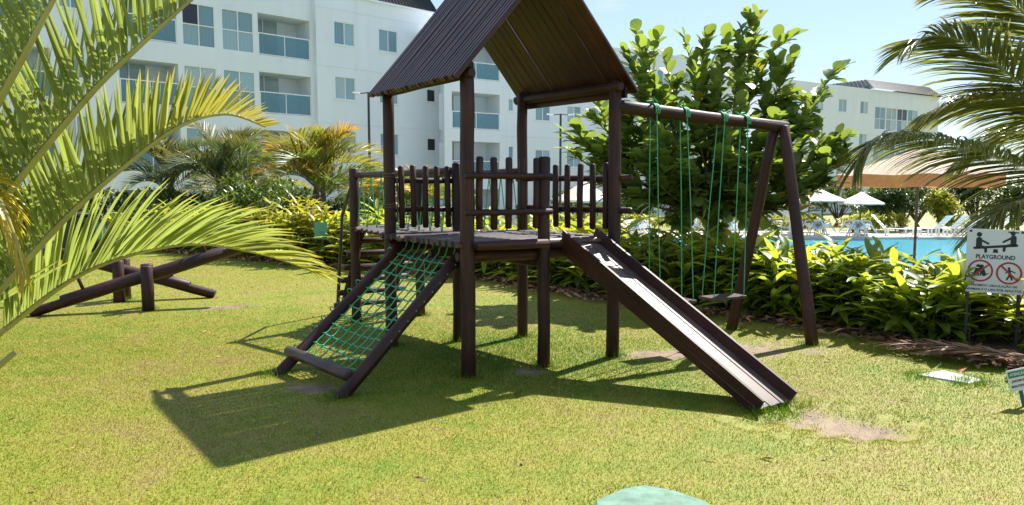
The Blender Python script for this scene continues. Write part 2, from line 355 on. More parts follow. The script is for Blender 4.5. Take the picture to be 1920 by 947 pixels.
def watermat():
    m, n, l, b = mat('pool_water'); tc = n.new('ShaderNodeTexCoord')
    b.inputs['Base Color'].default_value = (.08, .42, .52, 1); b.inputs['Roughness'].default_value = .06; b.inputs['IOR'].default_value = 1.33; b.inputs['Specular IOR Level'].default_value = .25
    k = n.new('ShaderNodeTexBrick'); k.offset = 0; k.inputs['Scale'].default_value = 2.2; k.inputs['Color1'].default_value = (.05, .36, .47, 1); k.inputs['Color2'].default_value = (.08, .42, .53, 1); k.inputs['Mortar'].default_value = (.04, .28, .38, 1); k.inputs['Mortar Size'].default_value = .03
    wv = noise(n, l, tc.outputs['Object'], 1.8, 3, .5); av = n.new('ShaderNodeMix'); av.data_type = 'RGBA'; av.inputs['Factor'].default_value = .12; l(tc.outputs['Object'], av.inputs['A']); l(wv, av.inputs['B'])
    l(av.outputs['Result'], k.inputs[0]); l(k.outputs[0], b.inputs['Base Color'])
    bump(n, l, b, noise(n, l, tc.outputs['Object'], 2.6, 4, .65), .8, .07); return m
M['water'] = watermat()

# ------------------------------------------------------------------ setting: lawn, planted bed, pool terrace
DIRT = [(2.2, 4.93, .45, .3), (1.45, 6.95, .75, .25), (2.5, 7.2, .55, .35), (-3.85, 9.75, .35, .3), (-1.55, 5.75, .45, .16), (.2, 6.3, .2, .15)]
def dirt(x, y):
    d = np.zeros_like(x)
    wv_ = .16*np.sin(x*7.1+y*3.3)+.13*np.sin(x*-4.7+y*9.2+1)+.1*np.sin(x*15+y*11)+.09*np.sin(x*23-y*19)
    for cx, cy, rx, ry in DIRT: d = np.maximum(d, 1.05-np.sqrt(((x-cx)/rx)**2+((y-cy)/ry)**2)*.75+wv_)
    return np.clip(d, 0, 1)
def grid(name, xs, ys, zf, m, kind='structure'):
    X, Y = np.meshgrid(xs, ys); Z = zf(X, Y); nx, ny = len(xs), len(ys)
    v = np.stack([X.ravel(), Y.ravel(), Z.ravel()], 1)
    i = np.arange(nx*ny).reshape(ny, nx); f = np.stack([i[:-1, :-1], i[:-1, 1:], i[1:, 1:], i[1:, :-1]], -1).reshape(-1, 4)
    me = bpy.data.meshes.new(name); me.from_pydata(v.tolist(), [], f.tolist())
    a = me.attributes.new('dirt', 'FLOAT', 'POINT'); a.data.foreach_set('value', dirt(v[:, 0], v[:, 1]))
    me.polygons.foreach_set('use_smooth', np.ones(len(f), bool)); o = link(name, me, m); o['kind'] = kind; return o
def lawn_z(x, y): return gz(x, y)-.08*dirt(x, y)*(np.hypot(x-2.15, y-4.95) < 1.2)
xs = np.concatenate([[-900, -200, -60, -25], np.arange(-14, 14.01, .12), [25, 60, 200, 900]])
ys = np.concatenate([[-60, -15], np.arange(-2, 20.01, .12), np.arange(21, 30), [40, 80, 250, 900]])
POOL = (2.2, 24.5, 20.3, 33.2)
lawn = grid('lawn', xs, ys, lambda x, y: lawn_z(x, y)-np.where((x > POOL[0]+.3) & (x < POOL[1]-.3) & (y > POOL[2]+.3) & (y < POOL[3]-.3), .6, 0), M['lawn'])
tag(lawn, 'short sunlit lawn with dry yellow patches and worn bare spots', 'lawn')
# bed edge polyline on the lawn side
EDGE = [(5.6, 5.0), (4.45, 6.35), (3.75, 7.95), (2.6, 9.2), (1.4, 10.3), (-.55, 12.85), (-3.8, 14.75), (-7.0, 17.2), (-12, 20.5)]
def along(q):
    p = np.array(EDGE); s = np.linalg.norm(np.diff(p, axis=0), axis=1); c = np.concatenate([[0], np.cumsum(s)])
    q = np.clip(q, 0, c[-1]-1e-6); i = int(np.searchsorted(c, q, 'right')-1); f = (q-c[i])/s[i]; d = (p[i+1]-p[i])/s[i]
    return p[i]+(p[i+1]-p[i])*f, V(d[1], -d[0])*1.0      # point, normal pointing behind the bed
ELEN = sum(math.dist(a, b) for a, b in zip(EDGE, EDGE[1:]))
bv = []; bf = []; uvb = []; K = 150
for i in range(K+1):
    p, nn = along(ELEN*i/K)
    for j, o_ in enumerate((-.05, .25, .7, 1.4, 2.2)):
        q = p+nn*(o_+(rng.normal(0, .06) if j == 0 else 0)); bv.append((q[0], q[1], float(gz(q[0], q[1]))+(.006 if j in (0, 4) else .035+.02*rng.random())))
for i in range(K):
    for j in range(4): a = i*5+j; bf.append((a, a+1, a+6, a+5))
bed = MB().add(bv, bf).build('planted_bed', M['dirt'], kind='structure')
# pool and terrace
mb = MB(); x0, x1, y0, y1 = POOL; zc = -.66
for (a, b, c, d) in ((x0-2.5, x1+30, y1, y1+4.6), (x0-2.5, x1+30, y0-1.6, y0), (x0-2.5, x0, y0, y1), (x1, x1+30, y0, y1)):
    box(mb, ((a+b)/2, (c+d)/2, zc-.15), ((b-a)/2-.001, 0, 0), (0, (d-c)/2-.001, 0), (0, 0, .15))
mb.build('pool_deck', M['coping'], smooth=False, kind='structure')
grid('pool_water', np.linspace(x0-.02, x1+.02, 3), np.linspace(y0-.02, y1+.02, 3), lambda x, y: x*0-.76, M['water'])

# grass blades
def blades(name, n, ymin, ymax, hl, wl, label):
    y = np.sqrt(rng.uniform(ymin**2, ymax**2, n)); x = rng.uniform(-1., 1., n)*(.74*y+1.7)
    d = (x-4.4)*.694+(y-6.4)*.72
    pe = np.array([along(ELEN*k/300)[0] for k in range(301)]); ne = np.array([along(ELEN*k/300)[1] for k in range(301)])
    keep = rng.random(n) < (np.clip((10.-y)/3., 0, 1) if ymin < 4 else np.clip((y-6.5)/3., 0, 1))
    for a in range(0, n, 20000):
        dx = x[a:a+20000, None]-pe[None, :, 0]; dy = y[a:a+20000, None]-pe[None, :, 1]; k = np.argmin(dx*dx+dy*dy, 1); r_ = np.arange(len(k))
        keep[a:a+20000] &= (dx[r_, k]*ne[k, 0]+dy[r_, k]*ne[k, 1]) < .03+rng.normal(0, .05, len(k))
    keep &= rng.random(n) > dirt(x, y)**1.3*1.25
    keep &= ~((np.abs(x-.70) < .30-.55*np.maximum(0, y-3.5)) & (y < 3.78))
    keep &= ~((np.abs((x-3.68)) < .17) & (np.abs(y-6.09) < .14))
    x, y = x[keep], y[keep]; n = len(x); z = lawn_z(x, y)
    h = hl*rng.uniform(.5, 1.25, n); w_ = wl*rng.uniform(.7, 1.3, n)
    # the mower leaves longer grass under and around the posts
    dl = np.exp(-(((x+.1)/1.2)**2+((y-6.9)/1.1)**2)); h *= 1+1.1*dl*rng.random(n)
    a = rng.uniform(0, 2*np.pi, n); le = rng.uniform(0, .9, n)*h; b = rng.uniform(0, 2*np.pi, n)
    P = np.stack([x, y, z-.003], 1); W = np.stack([np.cos(a), np.sin(a), 0*a], 1)*w_[:, None]/2
    T = P+np.stack([np.cos(b)*le, np.sin(b)*le, h], 1)
    v = np.stack([P-W, P+W, T], 1).reshape(-1, 3)
    me = bpy.data.meshes.new(name); me.vertices.add(3*n); me.vertices.foreach_set('co', v.ravel())
    me.loops.add(3*n); me.loops.foreach_set('vertex_index', np.arange(3*n)); me.polygons.add(n)
    me.polygons.foreach_set('loop_start', np.arange(0, 3*n, 3)); 
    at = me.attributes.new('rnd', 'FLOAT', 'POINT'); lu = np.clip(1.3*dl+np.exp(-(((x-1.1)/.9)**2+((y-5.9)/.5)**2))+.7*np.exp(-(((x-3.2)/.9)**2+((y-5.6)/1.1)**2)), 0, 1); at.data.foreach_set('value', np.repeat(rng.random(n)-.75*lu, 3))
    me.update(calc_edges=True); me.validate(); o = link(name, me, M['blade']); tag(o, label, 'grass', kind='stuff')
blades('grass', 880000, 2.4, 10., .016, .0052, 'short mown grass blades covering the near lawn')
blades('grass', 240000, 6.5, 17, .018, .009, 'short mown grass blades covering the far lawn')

# ------------------------------------------------------------------ apartment buildings
class Facade:
    def __init__(s, o, d, root): s.o = V(*o, 0); s.d = nrm(V(*d, 0)); s.n = V(s.d[1], -s.d[0], 0); s.root = root     # n faces the garden
    def p(s, u, z, q=0.): return s.o+s.d*u+s.n*q+V(0, 0, z)
    def wall(s, u0, u1, z0, z1, holes, name='wall'):
        us = sorted({u0, u1, *[h[0] for h in holes], *[h[1] for h in holes]}); zs = sorted({z0, z1, *[h[2] for h in holes], *[h[3] for h in holes]})
        mb = MB()
        for a, b in zip(us, us[1:]):
            for c, d in zip(zs, zs[1:]):
                if any(h[0] <= a and b <= h[1] and h[2] <= c and d <= h[3] for h in holes): continue
                mb.add([s.p(a, c), s.p(b, c), s.p(b, d), s.p(a, d)], [(0, 1, 2, 3)])
        for h in holes:
            a, b, c, d = h[:4]; q = -h[4]
            for (A, B) in (((a, c), (b, c)), ((b, c), (b, d)), ((b, d), (a, d)), ((a, d), (a, c))):
                mb.add([s.p(*A), s.p(*B), s.p(*B, q), s.p(*A, q)], [(0, 1, 2, 3)])
            mb.add([s.p(a, c, q), s.p(b, c, q), s.p(b, d, q), s.p(a, d, q)], [(0, 1, 2, 3)])
        return mb.build(name, M['white'], s.root, smooth=False)
    def bx(s, mb, a, b, c, d, q0, q1):
        box(mb, (s.p(a, c, q0)+s.p(b, d, q1))/2, s.d*(b-a)/2, V(0, 0, (d-c)/2), s.n*(q1-q0)/2)
    def window(s, a, b, c, d, q=-.1, panes=2, m='pane', sill=True, trans=None):
        mb = MB(); t = .045
        s.bx(mb, a, b, c, c+t, q-.03, q+.05); s.bx(mb, a, b, d-t, d, q-.03, q+.05)
        for k in range(panes+1):
            u = a+(b-a)*k/panes; l_, r_ = max(a, u-t/2), min(b, u+t/2)
            if k == 0: r_ = a+t
            if k == panes: l_ = b-t
            s.bx(mb, l_, r_, c+t+.001, d-t-.001, q-.03, q+.045)
        if trans: s.bx(mb, a+t, b-t, c+trans-t/2, c+trans+t/2, q-.03, q+.04)
        f = mb.build('window', M['trim'], s.root, smooth=False)
        for k in range(panes):
            l_ = a+(b-a)*k/panes+t*.5; r_ = a+(b-a)*(k+1)/panes-t*.5
            mm = m[k] if isinstance(m, (list, tuple)) else m
            zz = [(c+t, d-t)] if not trans else [(c+t, c+trans-t/2), (c+trans+t/2, d-t)]
            for i, (e, g) in enumerate(zz):
                pb = MB(); s.bx(pb, l_, r_, e, g, q-.012+.006*k, q+.006*k); pb.build('pane', M[mm if (i or not trans) else 'pane'], f, smooth=False)
        if sill:
            sb = MB(); s.bx(sb, a-.06, b+.06, c-.05, c-.002, -.02, .05); sb.build('sill', M['trim'], f, smooth=False)
        return f
    def balcony(s, a, b, c, d, dep=1.5, gh=1.05, dw=.62):
        """recess already cut in the wall: sliding door on the back, glass railing in front"""
        q = -dep+.08; s.window(a+.05, a+(b-a)*dw, c+.02, c+2.15, q, 2, 'door_glass', False)
        mb = MB(); s.bx(mb, a+.01, b-.01, c+gh-.025, c+gh+.025, -.06, .0); s.bx(mb, a+.01, b-.01, c+.02, c+.06, -.06, 0)
        for k in range(3):
            u = a+.03+(b-a-.06)*k/2; s.bx(mb, u-.02, u+.02, c+.061, c+gh-.026, -.05, -.01)
        r = mb.build('balcony_railing', M['trim'], s.root, smooth=False)
        for k in range(2):
            u = a+.03+(b-a-.06)*k/2; v = a+.03+(b-a-.06)*(k+1)/2
            pb = MB(); s.bx(pb, u+.025, v-.025, c+.065, c+gh-.03, -.04, -.028); pb.build('pane', M['rail_glass'], r, smooth=False)
    def course(s, u0, u1, z):
        mb = MB(); s.bx(mb, u0, u1, z-.03, z+.03, .003, .025); mb.build('string_course', M['white'], s.root, smooth=False)
def tiles(name, root, p00, p10, p11, p01, rows, cols, m):
    """sloped roof face made of overlapping tile rows"""
    mb = MB(); p00, p10, p11, p01 = [np.asarray(p, float) for p in (p00, p10, p11, p01)]; nn = nrm(np.cross(p10-p00, p01-p00))
    for r in range(rows):
        for c in range(cols):
            P = lambda a, b: (p00*(1-a)+p10*a)*(1-b)+(p01*(1-a)+p11*a)*b
            a, b = c/cols, (c+1)/cols; e, f = r/rows, (r+1.1)/rows; mid = (a+b)/2
            v = [P(a, e)+nn*.03, P(mid, e)+nn*.10, P(b, e)+nn*.03, P(a, min(f, 1)), P(mid, min(f, 1))+nn*.07, P(b, min(f, 1))]
            mb.add(v, [(0, 1, 4, 3), (1, 2, 5, 4)])
    return mb.build(name, M['rooftile'], root, smooth=False)
# block 1: balcony wing and window wing, turned about 46 degrees
B1 = empty('apartment_building', (-10.6, 39, -.7), 'white four storey apartment wing with glass balconies behind the palm fronds', 'building')
F1 = Facade((-10.6, 39), (.72, .69), B1)
FL = (-.5, 2.4, 5.25, 8.1)
holes = []; todo = []
for z in FL:
    for a in (-2.62, -14.4): holes.append((a, a+2.8, z, z+2.02, 1.5)); todo.append(('b', a, a+2.8, z))
    for a, b in ((-4.42, -2.84), (-6.26, -4.74), (-16.4, -14.7)): holes.append((a, b, z, z+1.95, .16)); todo.append(('g', a, b, z))
    holes.append((-9.0, -6.5, z, z+1.95, 1.5)); todo.append(('b', -9.0, -6.5, z))
    holes.append((-11.2, -10.3, z+.9, z+2.2, .12)); todo.append(('w', -11.2, -10.3, z+.9))
F1.wall(-22, .35, -.7, 11.3, holes)
for k, a, b, z in todo:
    if k == 'b': F1.balcony(a, b, z, z+2.02)
    elif k == 'g': F1.window(a, b, z, z+1.95, -.06, 2, ('pane_dark', 'pane') if (z > 8 and a == -6.26) else 'pane', False, .98)
    else: F1.window(a, b, z, z+1.3, -.08)
holes = []; todo = []
for z in FL:
    for a in (1.39, 4.17): holes.append((a, a+1.26, z+.98, z+2.18, .12))
    holes.append((7.45, 8.1, z+1.3, z+2.05, .12))
F1b = Facade((-10.6+.69*.35, 39-.72*.35), (.72, .69), B1)
F1b.wall(.35, 8.4, -.7, 11.68, holes)
for h in holes: F1b.window(h[0], h[1], h[2], h[3], -.07, 2 if h[1]-h[0] > 1 else 1, 'pane' if h[1]-h[0] > 1 else 'pane_dark')
for z in (4.98, 7.92, 10.9): F1b.course(.35, 8.4, z)
mb = MB(); 
mb.add([F1.p(.35, -.7), F1b.p(.35, -.7), F1b.p(.35, 11.68), F1.p(.35, 11.68)], [(0, 1, 2, 3)])
mb.add([F1b.p(8.4, -.7), F1b.p(8.4, -.7, -12), F1b.p(8.4, 11.68, -12), F1b.p(8.4, 11.68)], [(0, 1, 2, 3)])
mb.add([F1.p(-22, 11.3), F1.p(.35, 11.3), F1.p(.35, 11.3, -12), F1.p(-22, 11.3, -12)], [(0, 1, 2, 3)])
mb.add([F1.p(-22, -.7, -12), F1.p(8.4, -.7, -12), F1.p(8.4, 11.68, -12), F1.p(-22, 11.68, -12)], [(0, 1, 2, 3)])
mb.add([F1.p(-22, -.7), F1.p(-22, -.7, -12), F1.p(-22, 11.3, -12), F1.p(-22, 11.3)], [(0, 1, 2, 3)])
mb.build('side_wall', M['white'], B1, smooth=False)
tiles('roof', B1, F1b.p(2.6, 11.7, .1), F1b.p(8.3, 11.7, .1), F1b.p(7.9, 13.4, -1.0), F1b.p(3.0, 13.4, -1.0), 9, 26, M['rooftile'])
tiles('roof', B1, F1b.p(8.3, 11.7, .1), F1b.p(8.3, 11.7, -8), F1b.p(7.9, 13.4, -7), F1b.p(7.9, 13.4, -1.0), 9, 26, M['rooftile'])
mb = MB(); F1b.bx(mb, 2.3, 8.45, 11.62, 11.72, -.2, .16); mb.build('cornice', M['white'], B1, smooth=False)
# block 2
B2 = empty('apartment_building', (-2.15, 42.6, -.7), 'white apartment block with balcony bay seen through the play tower', 'building')
F2 = Facade((-2.15, 42.6), (.845, .535), B2); FL2 = (-.6, 2.1, 4.85, 7.65); holes = []; todo = []
for z in FL2:
    holes.append((-1.43, 1.7, z, z+2.05, 1.6)); todo.append(('b', -1.43, 1.7, z))
    holes.append((2.29, 2.66, z+1.15, z+1.88, .12)); todo.append(('w', *holes[-1]))
    for a in (4.2, 6.55, 8.5, 11.1, 14.0, 16.6, 19.0): holes.append((a, a+1.1, z+.7, z+1.72, .12)); todo.append(('w', *holes[-1]))
F2.wall(-1.9, 22, -.7, 10.3, holes)
for t_ in todo:
    if t_[0] == 'b': F2.balcony(t_[1], t_[2], t_[3], 0, 1.6, .95, .3)
    else: F2.window(t_[1], t_[2], t_[3], t_[4], -.07, 2 if t_[2]-t_[1] > 1 else 1, 'pane')
for z in (4.58, 7.35): F2.course(1.9, 22, z)
mb = MB()
e = F2.p(-1.9, 0); g = F1b.p(8.4, 0)
mb.add([V(g[0], g[1], -.7), V(e[0], e[1], -.7), V(e[0], e[1], 10.3), V(g[0], g[1], 10.3)], [(0, 1, 2, 3)])
mb.add([F2.p(22, -.7), F2.p(22, -.7, -12), F2.p(22, 10.3, -12), F2.p(22, 10.3)], [(0, 1, 2, 3)])
mb.add([F2.p(-1.9, 10.3), F2.p(22, 10.3), F2.p(22, 10.3, -12), F2.p(-1.9, 10.3, -12)], [(0, 1, 2, 3)])
mb.build('side_wall', M['white'], B2, smooth=False)
mb = MB(); F2.bx(mb, -2, 22.1, 10.3, 10.42, -.25, .06); mb.build('cornice', M['white'], B2, smooth=False)
# block 3, beyond the pool
B3 = empty('apartment_building', (27.6, 63.6, -.7), 'distant white apartment block with dark hipped roof above the pool umbrellas', 'building')
F3 = Facade((27.6, 63.6), (.845, .535), B3); holes = []
for z in (-.6, 2.2, 5.1, 7.9):
    for a in (-6.4, -3.0, .2, 3.3): holes.append((a, a+1.15, z+.05, z+1.15, .12))
    for k in range(4): holes.append((5.5+k*1.75, 5.5+k*1.75+1.65, z-1.2, z+.8, .15))
holes = [h for h in holes if h[2] > -.6]
F3.wall(-9, 16, -.7, 10.15, holes)
for i, h in enumerate(holes):
    if h[1]-h[0] < 1.2: F3.window(*h[:4], -.07, 2)
    else: F3.window(*h[:4], -.07, 2, ('pane', 'door_glass', 'pane_dark')[i % 3], False, .95)
F3.course(-9, 16, 6.2)
mb = MB()
mb.add([F3.p(16, -.7), F3.p(16, -.7, -12), F3.p(16, 10.15, -12), F3.p(16, 10.15)], [(0, 1, 2, 3)])
mb.add([F3.p(-9, -.7), F3.p(-9, -.7, -12), F3.p(-9, 10.15, -12), F3.p(-9, 10.15)], [(1, 0, 3, 2)])
mb.add([F3.p(-9, 10.15), F3.p(16, 10.15), F3.p(16, 10.15, -12), F3.p(-9, 10.15, -12)], [(0, 1, 2, 3)]); mb.build('side_wall', M['white'], B3, smooth=False)
tiles('roof', B3, F3.p(5, 10.17, .2), F3.p(16.2, 10.17, .2), F3.p(15.6, 11.15, -.9), F3.p(5.6, 11.15, -.9), 8, 30, M['rooftile'])
tiles('roof', B3, F3.p(5, 10.17, -9), F3.p(5, 10.17, .2), F3.p(5.6, 11.15, -.9), F3.p(5.6, 11.15, -8), 8, 20, M['rooftile'])
tiles('roof', B3, F3.p(16.2, 10.17, .2), F3.p(16.2, 10.17, -9), F3.p(15.6, 11.15, -8), F3.p(15.6, 11.15, -.9), 8, 20, M['rooftile'])
mb = MB(); tube(mb, [F3.p(1.2, 10.1, -3), F3.p(1.2, 12.1, -3)], .04, 6); tube(mb, [F3.p(2.1, 10.1, -3), F3.p(2.1, 12.9, -3)], .035, 6); mb.build('antenna', M['trim'], B3)

# ------------------------------------------------------------------ play tower
T = empty('play_tower', (-.1, 6.95, 0), 'dark brown log play tower with gabled roof, slide, net and swing frame', 'play tower')
A, B, Cc, D = V(-.37, 6.14, 0), V(-1.21, 7.33, 0), V(.11, 7.82, 0), V(.945, 6.85, 0)
tt = nrm(D-A); nn = nrm(B-A); E_ = A+(D-A)*.495; Mm = B+(Cc-B)*.49
up = lambda z: V(0, 0, z)
W_ = M['wood']
for p, h, r in ((A, 2.62, .06), (B, 2.6, .058), (Cc, 2.57, .055), (D, 2.56, .06), (E_, 1.86, .055), (Mm, 1.84, .05)):
    log('post', p-up(.05), p+up(h)+V(0, 0, 0), r*1.04, W_, T, r*.97)
DZ = 1.13
# deck: half logs across the frame, their rounded ends along the net side
dk = box(MB(), (A+B+Cc+D)/4+up(DZ-.13), (D-A)*.47, V(0, 0, .035), nrm(B-A)*.03).build('deck', W_, T, smooth=False)
for f in (.06, .94):
    a = A+(B-A)*f; b = D+(Cc-D)*f
    log('joist', a+up(DZ-.12)-tt*.05, b+up(DZ-.12)+tt*.05, .05, W_, dk)
for f in (.02, .5, .98):
    a = A+(D-A)*f; b = B+(Cc-B)*f
    log('joist', a+up(DZ-.2), b+up(DZ-.2), .042, W_, dk)
nd = 15
for k in range(nd):
    f = -.02+1.04*(k+.5)/nd; a = A+(B-A)*f; b = D+(Cc-D)*f; e = rng.uniform(-.012, .012)
    mb = MB(); tube(mb, [a-tt*(.10+e)+up(DZ-.035), (a+b)/2+up(DZ-.035), b+tt*(.06+e)+up(DZ-.035)], .052, 10, True, .04, arc=(0, math.pi)); mb.build('deck_log', M['wood_grey'], dk)
# front edge logs under the platform on the slide side
log('edge_log', A+up(DZ-.02)-nn*.09+tt*.03, E_+up(DZ-.02)-nn*.09-tt*.02, .04, W_, dk)
# railings
def railing(p, q, outer, npk, z0, z1, zr, ext=.06, off=.04, rr=.028, f0=.12, f1=.88, name='railing'):
    d = nrm(q-p); o = outer*off
    r = log(name, p-d*ext+o+up(zr[0]), q+d*ext+o+up(zr[0]), rr, W_, T)
    log('rail', p-d*ext+o+up(zr[1]), q+d*ext+o+up(zr[1]), rr, W_, r)
    for k in range(npk):
        a = p+(q-p)*(f0+(f1-f0)*k/(npk-1))-outer*.012
        e = rng.uniform(-.006, .006); log('picket', a+up(z0+e), a+up(z1+e)+V(*rng.normal(0, .004, 2), 0), .03, W_, r, wob=.06)
railing(A, E_, -nn, 5, 1.24, 1.85, (1.69, 1.385), .05, .05, .026, .16, .9)
railing(B, Mm, nn, 5, 1.19, 1.81, (1.66, 1.37), .03, .045, .028, .17, .86)
railing(D, Cc, tt, 6, 1.2, 1.82, (1.68, 1.38), .16, .05, .03, .07, .72)
# a coil of rope ends tied round the left post
mb = MB()
for z in (1.68, 1.38):
    tube(mb, [B+V(.065*math.cos(a), .065*math.sin(a), z+.004*a) for a in np.linspace(0, 12.5, 40)], .006, 5)
for k in range(2): tube(mb, [B+V(.07+.01*k, -.02, 1.68), B+V(.085, -.01+.02*k, 1.5), B+V(.075-.01*k, 0, 1.25)], .007, 5)
mb.build('rope_binding', M['bark'], T)
# roof: ridge along nn, half-round battens down both slopes
RZ = 3.52; oh = .13; sl = .155
rn = (A+D)/2-nn*oh+up(RZ); rf = (B+Cc)/2+nn*oh+up(RZ)
eLn = A-nn*oh-tt*sl+up(2.47); eLf = B+nn*oh*.8-tt*sl+up(2.47); eRn = D-nn*oh+tt*sl+up(2.45); eRf = Cc+nn*oh+tt*sl*.6+up(2.45)
roof = log('roof', rn-nn*.02-up(.06), rf+nn*.02-up(.06), .04, W_, T)
def slope(a0, a1, b0, b1, n, gaps, nm):
    nrml = nrm(np.cross(a1-a0, b0-a0)); nrml = nrml if nrml[2] > 0 else -nrml
    for k in range(n):
        f = (k+.5)/n; p = a0+(a1-a0)*f; q = b0+(b1-b0)*f; wd = np.linalg.norm(b1-b0)/n
        d = nrm(q-p); side = nrm(np.cross(d, nrml)); q = q+d*rng.uniform(-.012, .012)
        hw = wd*.5*(1.03 if k not in gaps else .94)
        ring = [(-hw, 0), (-hw*.92, .014), (-hw*.45, .027), (hw*.45, .027), (hw*.92, .014), (hw, 0), (hw*.9, -.012), (-hw*.9, -.012)]
        sg = 5; vs = []; fs = []; uv = []; o_ = random.random()*9; m = len(ring); sag = rng.normal(0, .004)
        for i in range(sg+1):
            c = p+(q-p)*i/sg+nrml*(sag*math.sin(math.pi*i/sg))+side*(rng.normal(0, .001))
            for j, (u_, h_) in enumerate(ring): vs.append(c+side*u_+nrml*h_); uv.append((j/m+o_, i*.25+o_))
        for i in range(sg):
            for j in range(m): a = i*m+j; b = i*m+(j+1) % m; fs.append((a, b, b+m, a+m))
        fs.append(tuple(range(m))[::-1]); fs.append(tuple(range(sg*m, sg*m+m)))
        MB().add(vs, fs, uv).build(nm, M['wood_roof'], roof, smooth=False)
slope(rn-tt*.0, rf, eLn, eLf, 27, (), 'roof_batten')
slope(rn+up(.01), rf+up(.01), eRn, eRf, 17, (5, 11, 14), 'roof_batten')
log('eave_beam', D+up(2.5)-nn*.1+tt*-.02, Cc+up(2.5)+nn*.12, .045, W_, roof)
log('eave_beam', A+up(2.52)-nn*.08, B+up(2.52)+nn*.1, .045, W_, roof)
plank('fascia', (D+Cc)/2+up(2.47)+tt*.09, (Cc-D)*.53, tt*.012+up(0), V(0, 0, .06), M['wood_roof'], roof)
# slide
sl_n0, sl_n1 = V(.455, 6.55, 1.22), V(1.77, 5.08, .10); wv = V(.325, .275, 0); wv1 = V(.325, .235, 0)
sd_ = nrm(sl_n1-sl_n0); sn = nrm(np.cross(wv, sd_)); sn = sn if sn[2] > 0 else -sn
def board(name, p, q, out, h=.205, th=.013):
    mb = MB(); o = nrm(out); tilt = sn+o*.16; c = []
    P0, Q0 = p, q; P1, Q1 = p-tilt*h-sd_*.06, q-tilt*h*.7
    P1 = p-tilt*h+sd_*.06
    vs = []
    for s in (-1, 1):
        for x in (P0, Q0, Q1+sd_*.0, P1): vs.append(x+o*th*s)
    f = [(0, 1, 2, 3), (7, 6, 5, 4), (0, 4, 5, 1), (1, 5, 6, 2), (2, 6, 7, 3), (3, 7, 4, 0)]
    Lg = np.linalg.norm(q-p); uv = [(0, 0), (0, Lg), (.7, Lg), (.7, 0)]*2
    vs = np.array(vs); v2 = []; f2 = []; u2 = []
    cc = vs.mean(0)
    for fc in f:
        P = vs[list(fc)]; n_ = np.cross(P[1]-P[0], P[2]-P[0]); fc = fc if n_ @ (P.mean(0)-cc) > 0 else fc[::-1]
        b = len(v2); v2 += [vs[i] for i in fc]; u2 += [uv[i] for i in fc]; f2.append((b, b+1, b+2, b+3))
    mb.add(v2, f2, u2); return mb.build(name, W_, parent=slide if 'slide' in globals() else T, smooth=False)
bc = (sl_n0+sl_n1)/2+(wv+wv1)/4-sn*.155
slide = box(MB(), bc-sn*.0, sd_*.9, nrm(wv)*.12, sn*.008).build('slide', W_, T, smooth=False)
board('side_board', sl_n0, sl_n1, -wv); board('side_board', sl_n0+wv, sl_n1+wv1, wv)
for k in range(3):
    f = (k+.5)/3; a = sl_n0+wv*f-sn*.098+sd_*.02; b = sl_n1+wv1*f-sn*.088+sd_*.0; c = (a+b)/2; h = (b-a)/2
    x = nrm(np.cross(h, sn)); plank('bed_board', c+sn*rng.uniform(-.001, .001), h, x*.066, nrm(np.cross(x, h))*.009, M['wood_bed'], slide, .003)
plank('landing_board', sl_n0+wv*.5-up(.125)+V(-.06, .09, 0), wv*.47, nrm(V(-.67, .74, 0))*.09, V(0, 0, .012), M['wood_bed'], slide)
# climbing net
nl0, nl1 = V(-2.03, 6.2, -.03), V(-1.09, 7.24, 1.02); nr0, nr1 = V(-1.33, 5.5, -.03), V(-.46, 6.3, 1.0)
net = log('climbing_net', nl0, nl1, .05, W_, T); log('side_pole', nr0, nr1, .052, W_, net)
ft = lambda s, p0, p1: p0+(p1-p0)*s
bl0 = ft(.14, nl0, nl1)+V(-.02, -.02, .05); bl1 = ft(.14, nr0, nr1)+V(-.03, -.03, .03)
bl1 = bl1+nrm(bl0-bl1)*.03; log('foot_log', bl0+nrm(bl0-bl1)*.06, bl1, .048, M['wood_grey'], net)
nnrm = nrm(np.cross(nr0-nl0, nl1-nl0)); nnrm = nnrm if nnrm[2] > 0 else -nnrm
def NP(u, v):     # u across, v up
    a = ft(.16+.84*v, nl0, nl1); b = ft(.16+.84*v, nr0, nr1); s = math.sin(math.pi*u)*math.sin(math.pi*min(1, v*1.0))
    return a+(b-a)*u-nnrm*(.05*s+.005)+up(.0)
for k in range(8):
    u = .09+.82*k/7; top = NP(u, 1.0)+up(.07)+nrm(nl1-nl0)*.05; j = rng.normal(0, .003, 14)
    pts = [NP(u+j[i], i/13)+nnrm*(.003*(-1)**i) for i in range(14)]+[top]
    tube(MB(), pts, .0062, 6).build('rope', M['rope'], net) if False else None
    mb = MB(); tube(mb, pts, .0062, 6); mb.build('rope', M['rope'], net)
for i in range(12):
    v = .035+.9*i/11; j = rng.normal(0, .002, 19)
    pts = [NP(-.05+1.1*m/18, v+j[m])+nnrm*(.003*(-1)**m)-up(.012*math.sin(math.pi*m/18)) for m in range(19)]
    mb = MB(); tube(mb, pts, .0062, 6)
    for e in (0,):
        c = pts[e]; tube(mb, [c+nnrm*.055*math.cos(a)+sd_*0+nrm(nl1-nl0)*.004*a+nrm(nr0-nl0)*(.05*math.sin(a)) for a in np.linspace(-2, 2.2, 9)], .006, 5)
    for k in range(8):
        c = NP(.09+.82*k/7, v); tube(mb, [c-nrm(nr0-nl0)*.011, c, c+nrm(nr0-nl0)*.011], [.008, .0125, .008], 6)
    mb.build('rope', M['rope'], net)
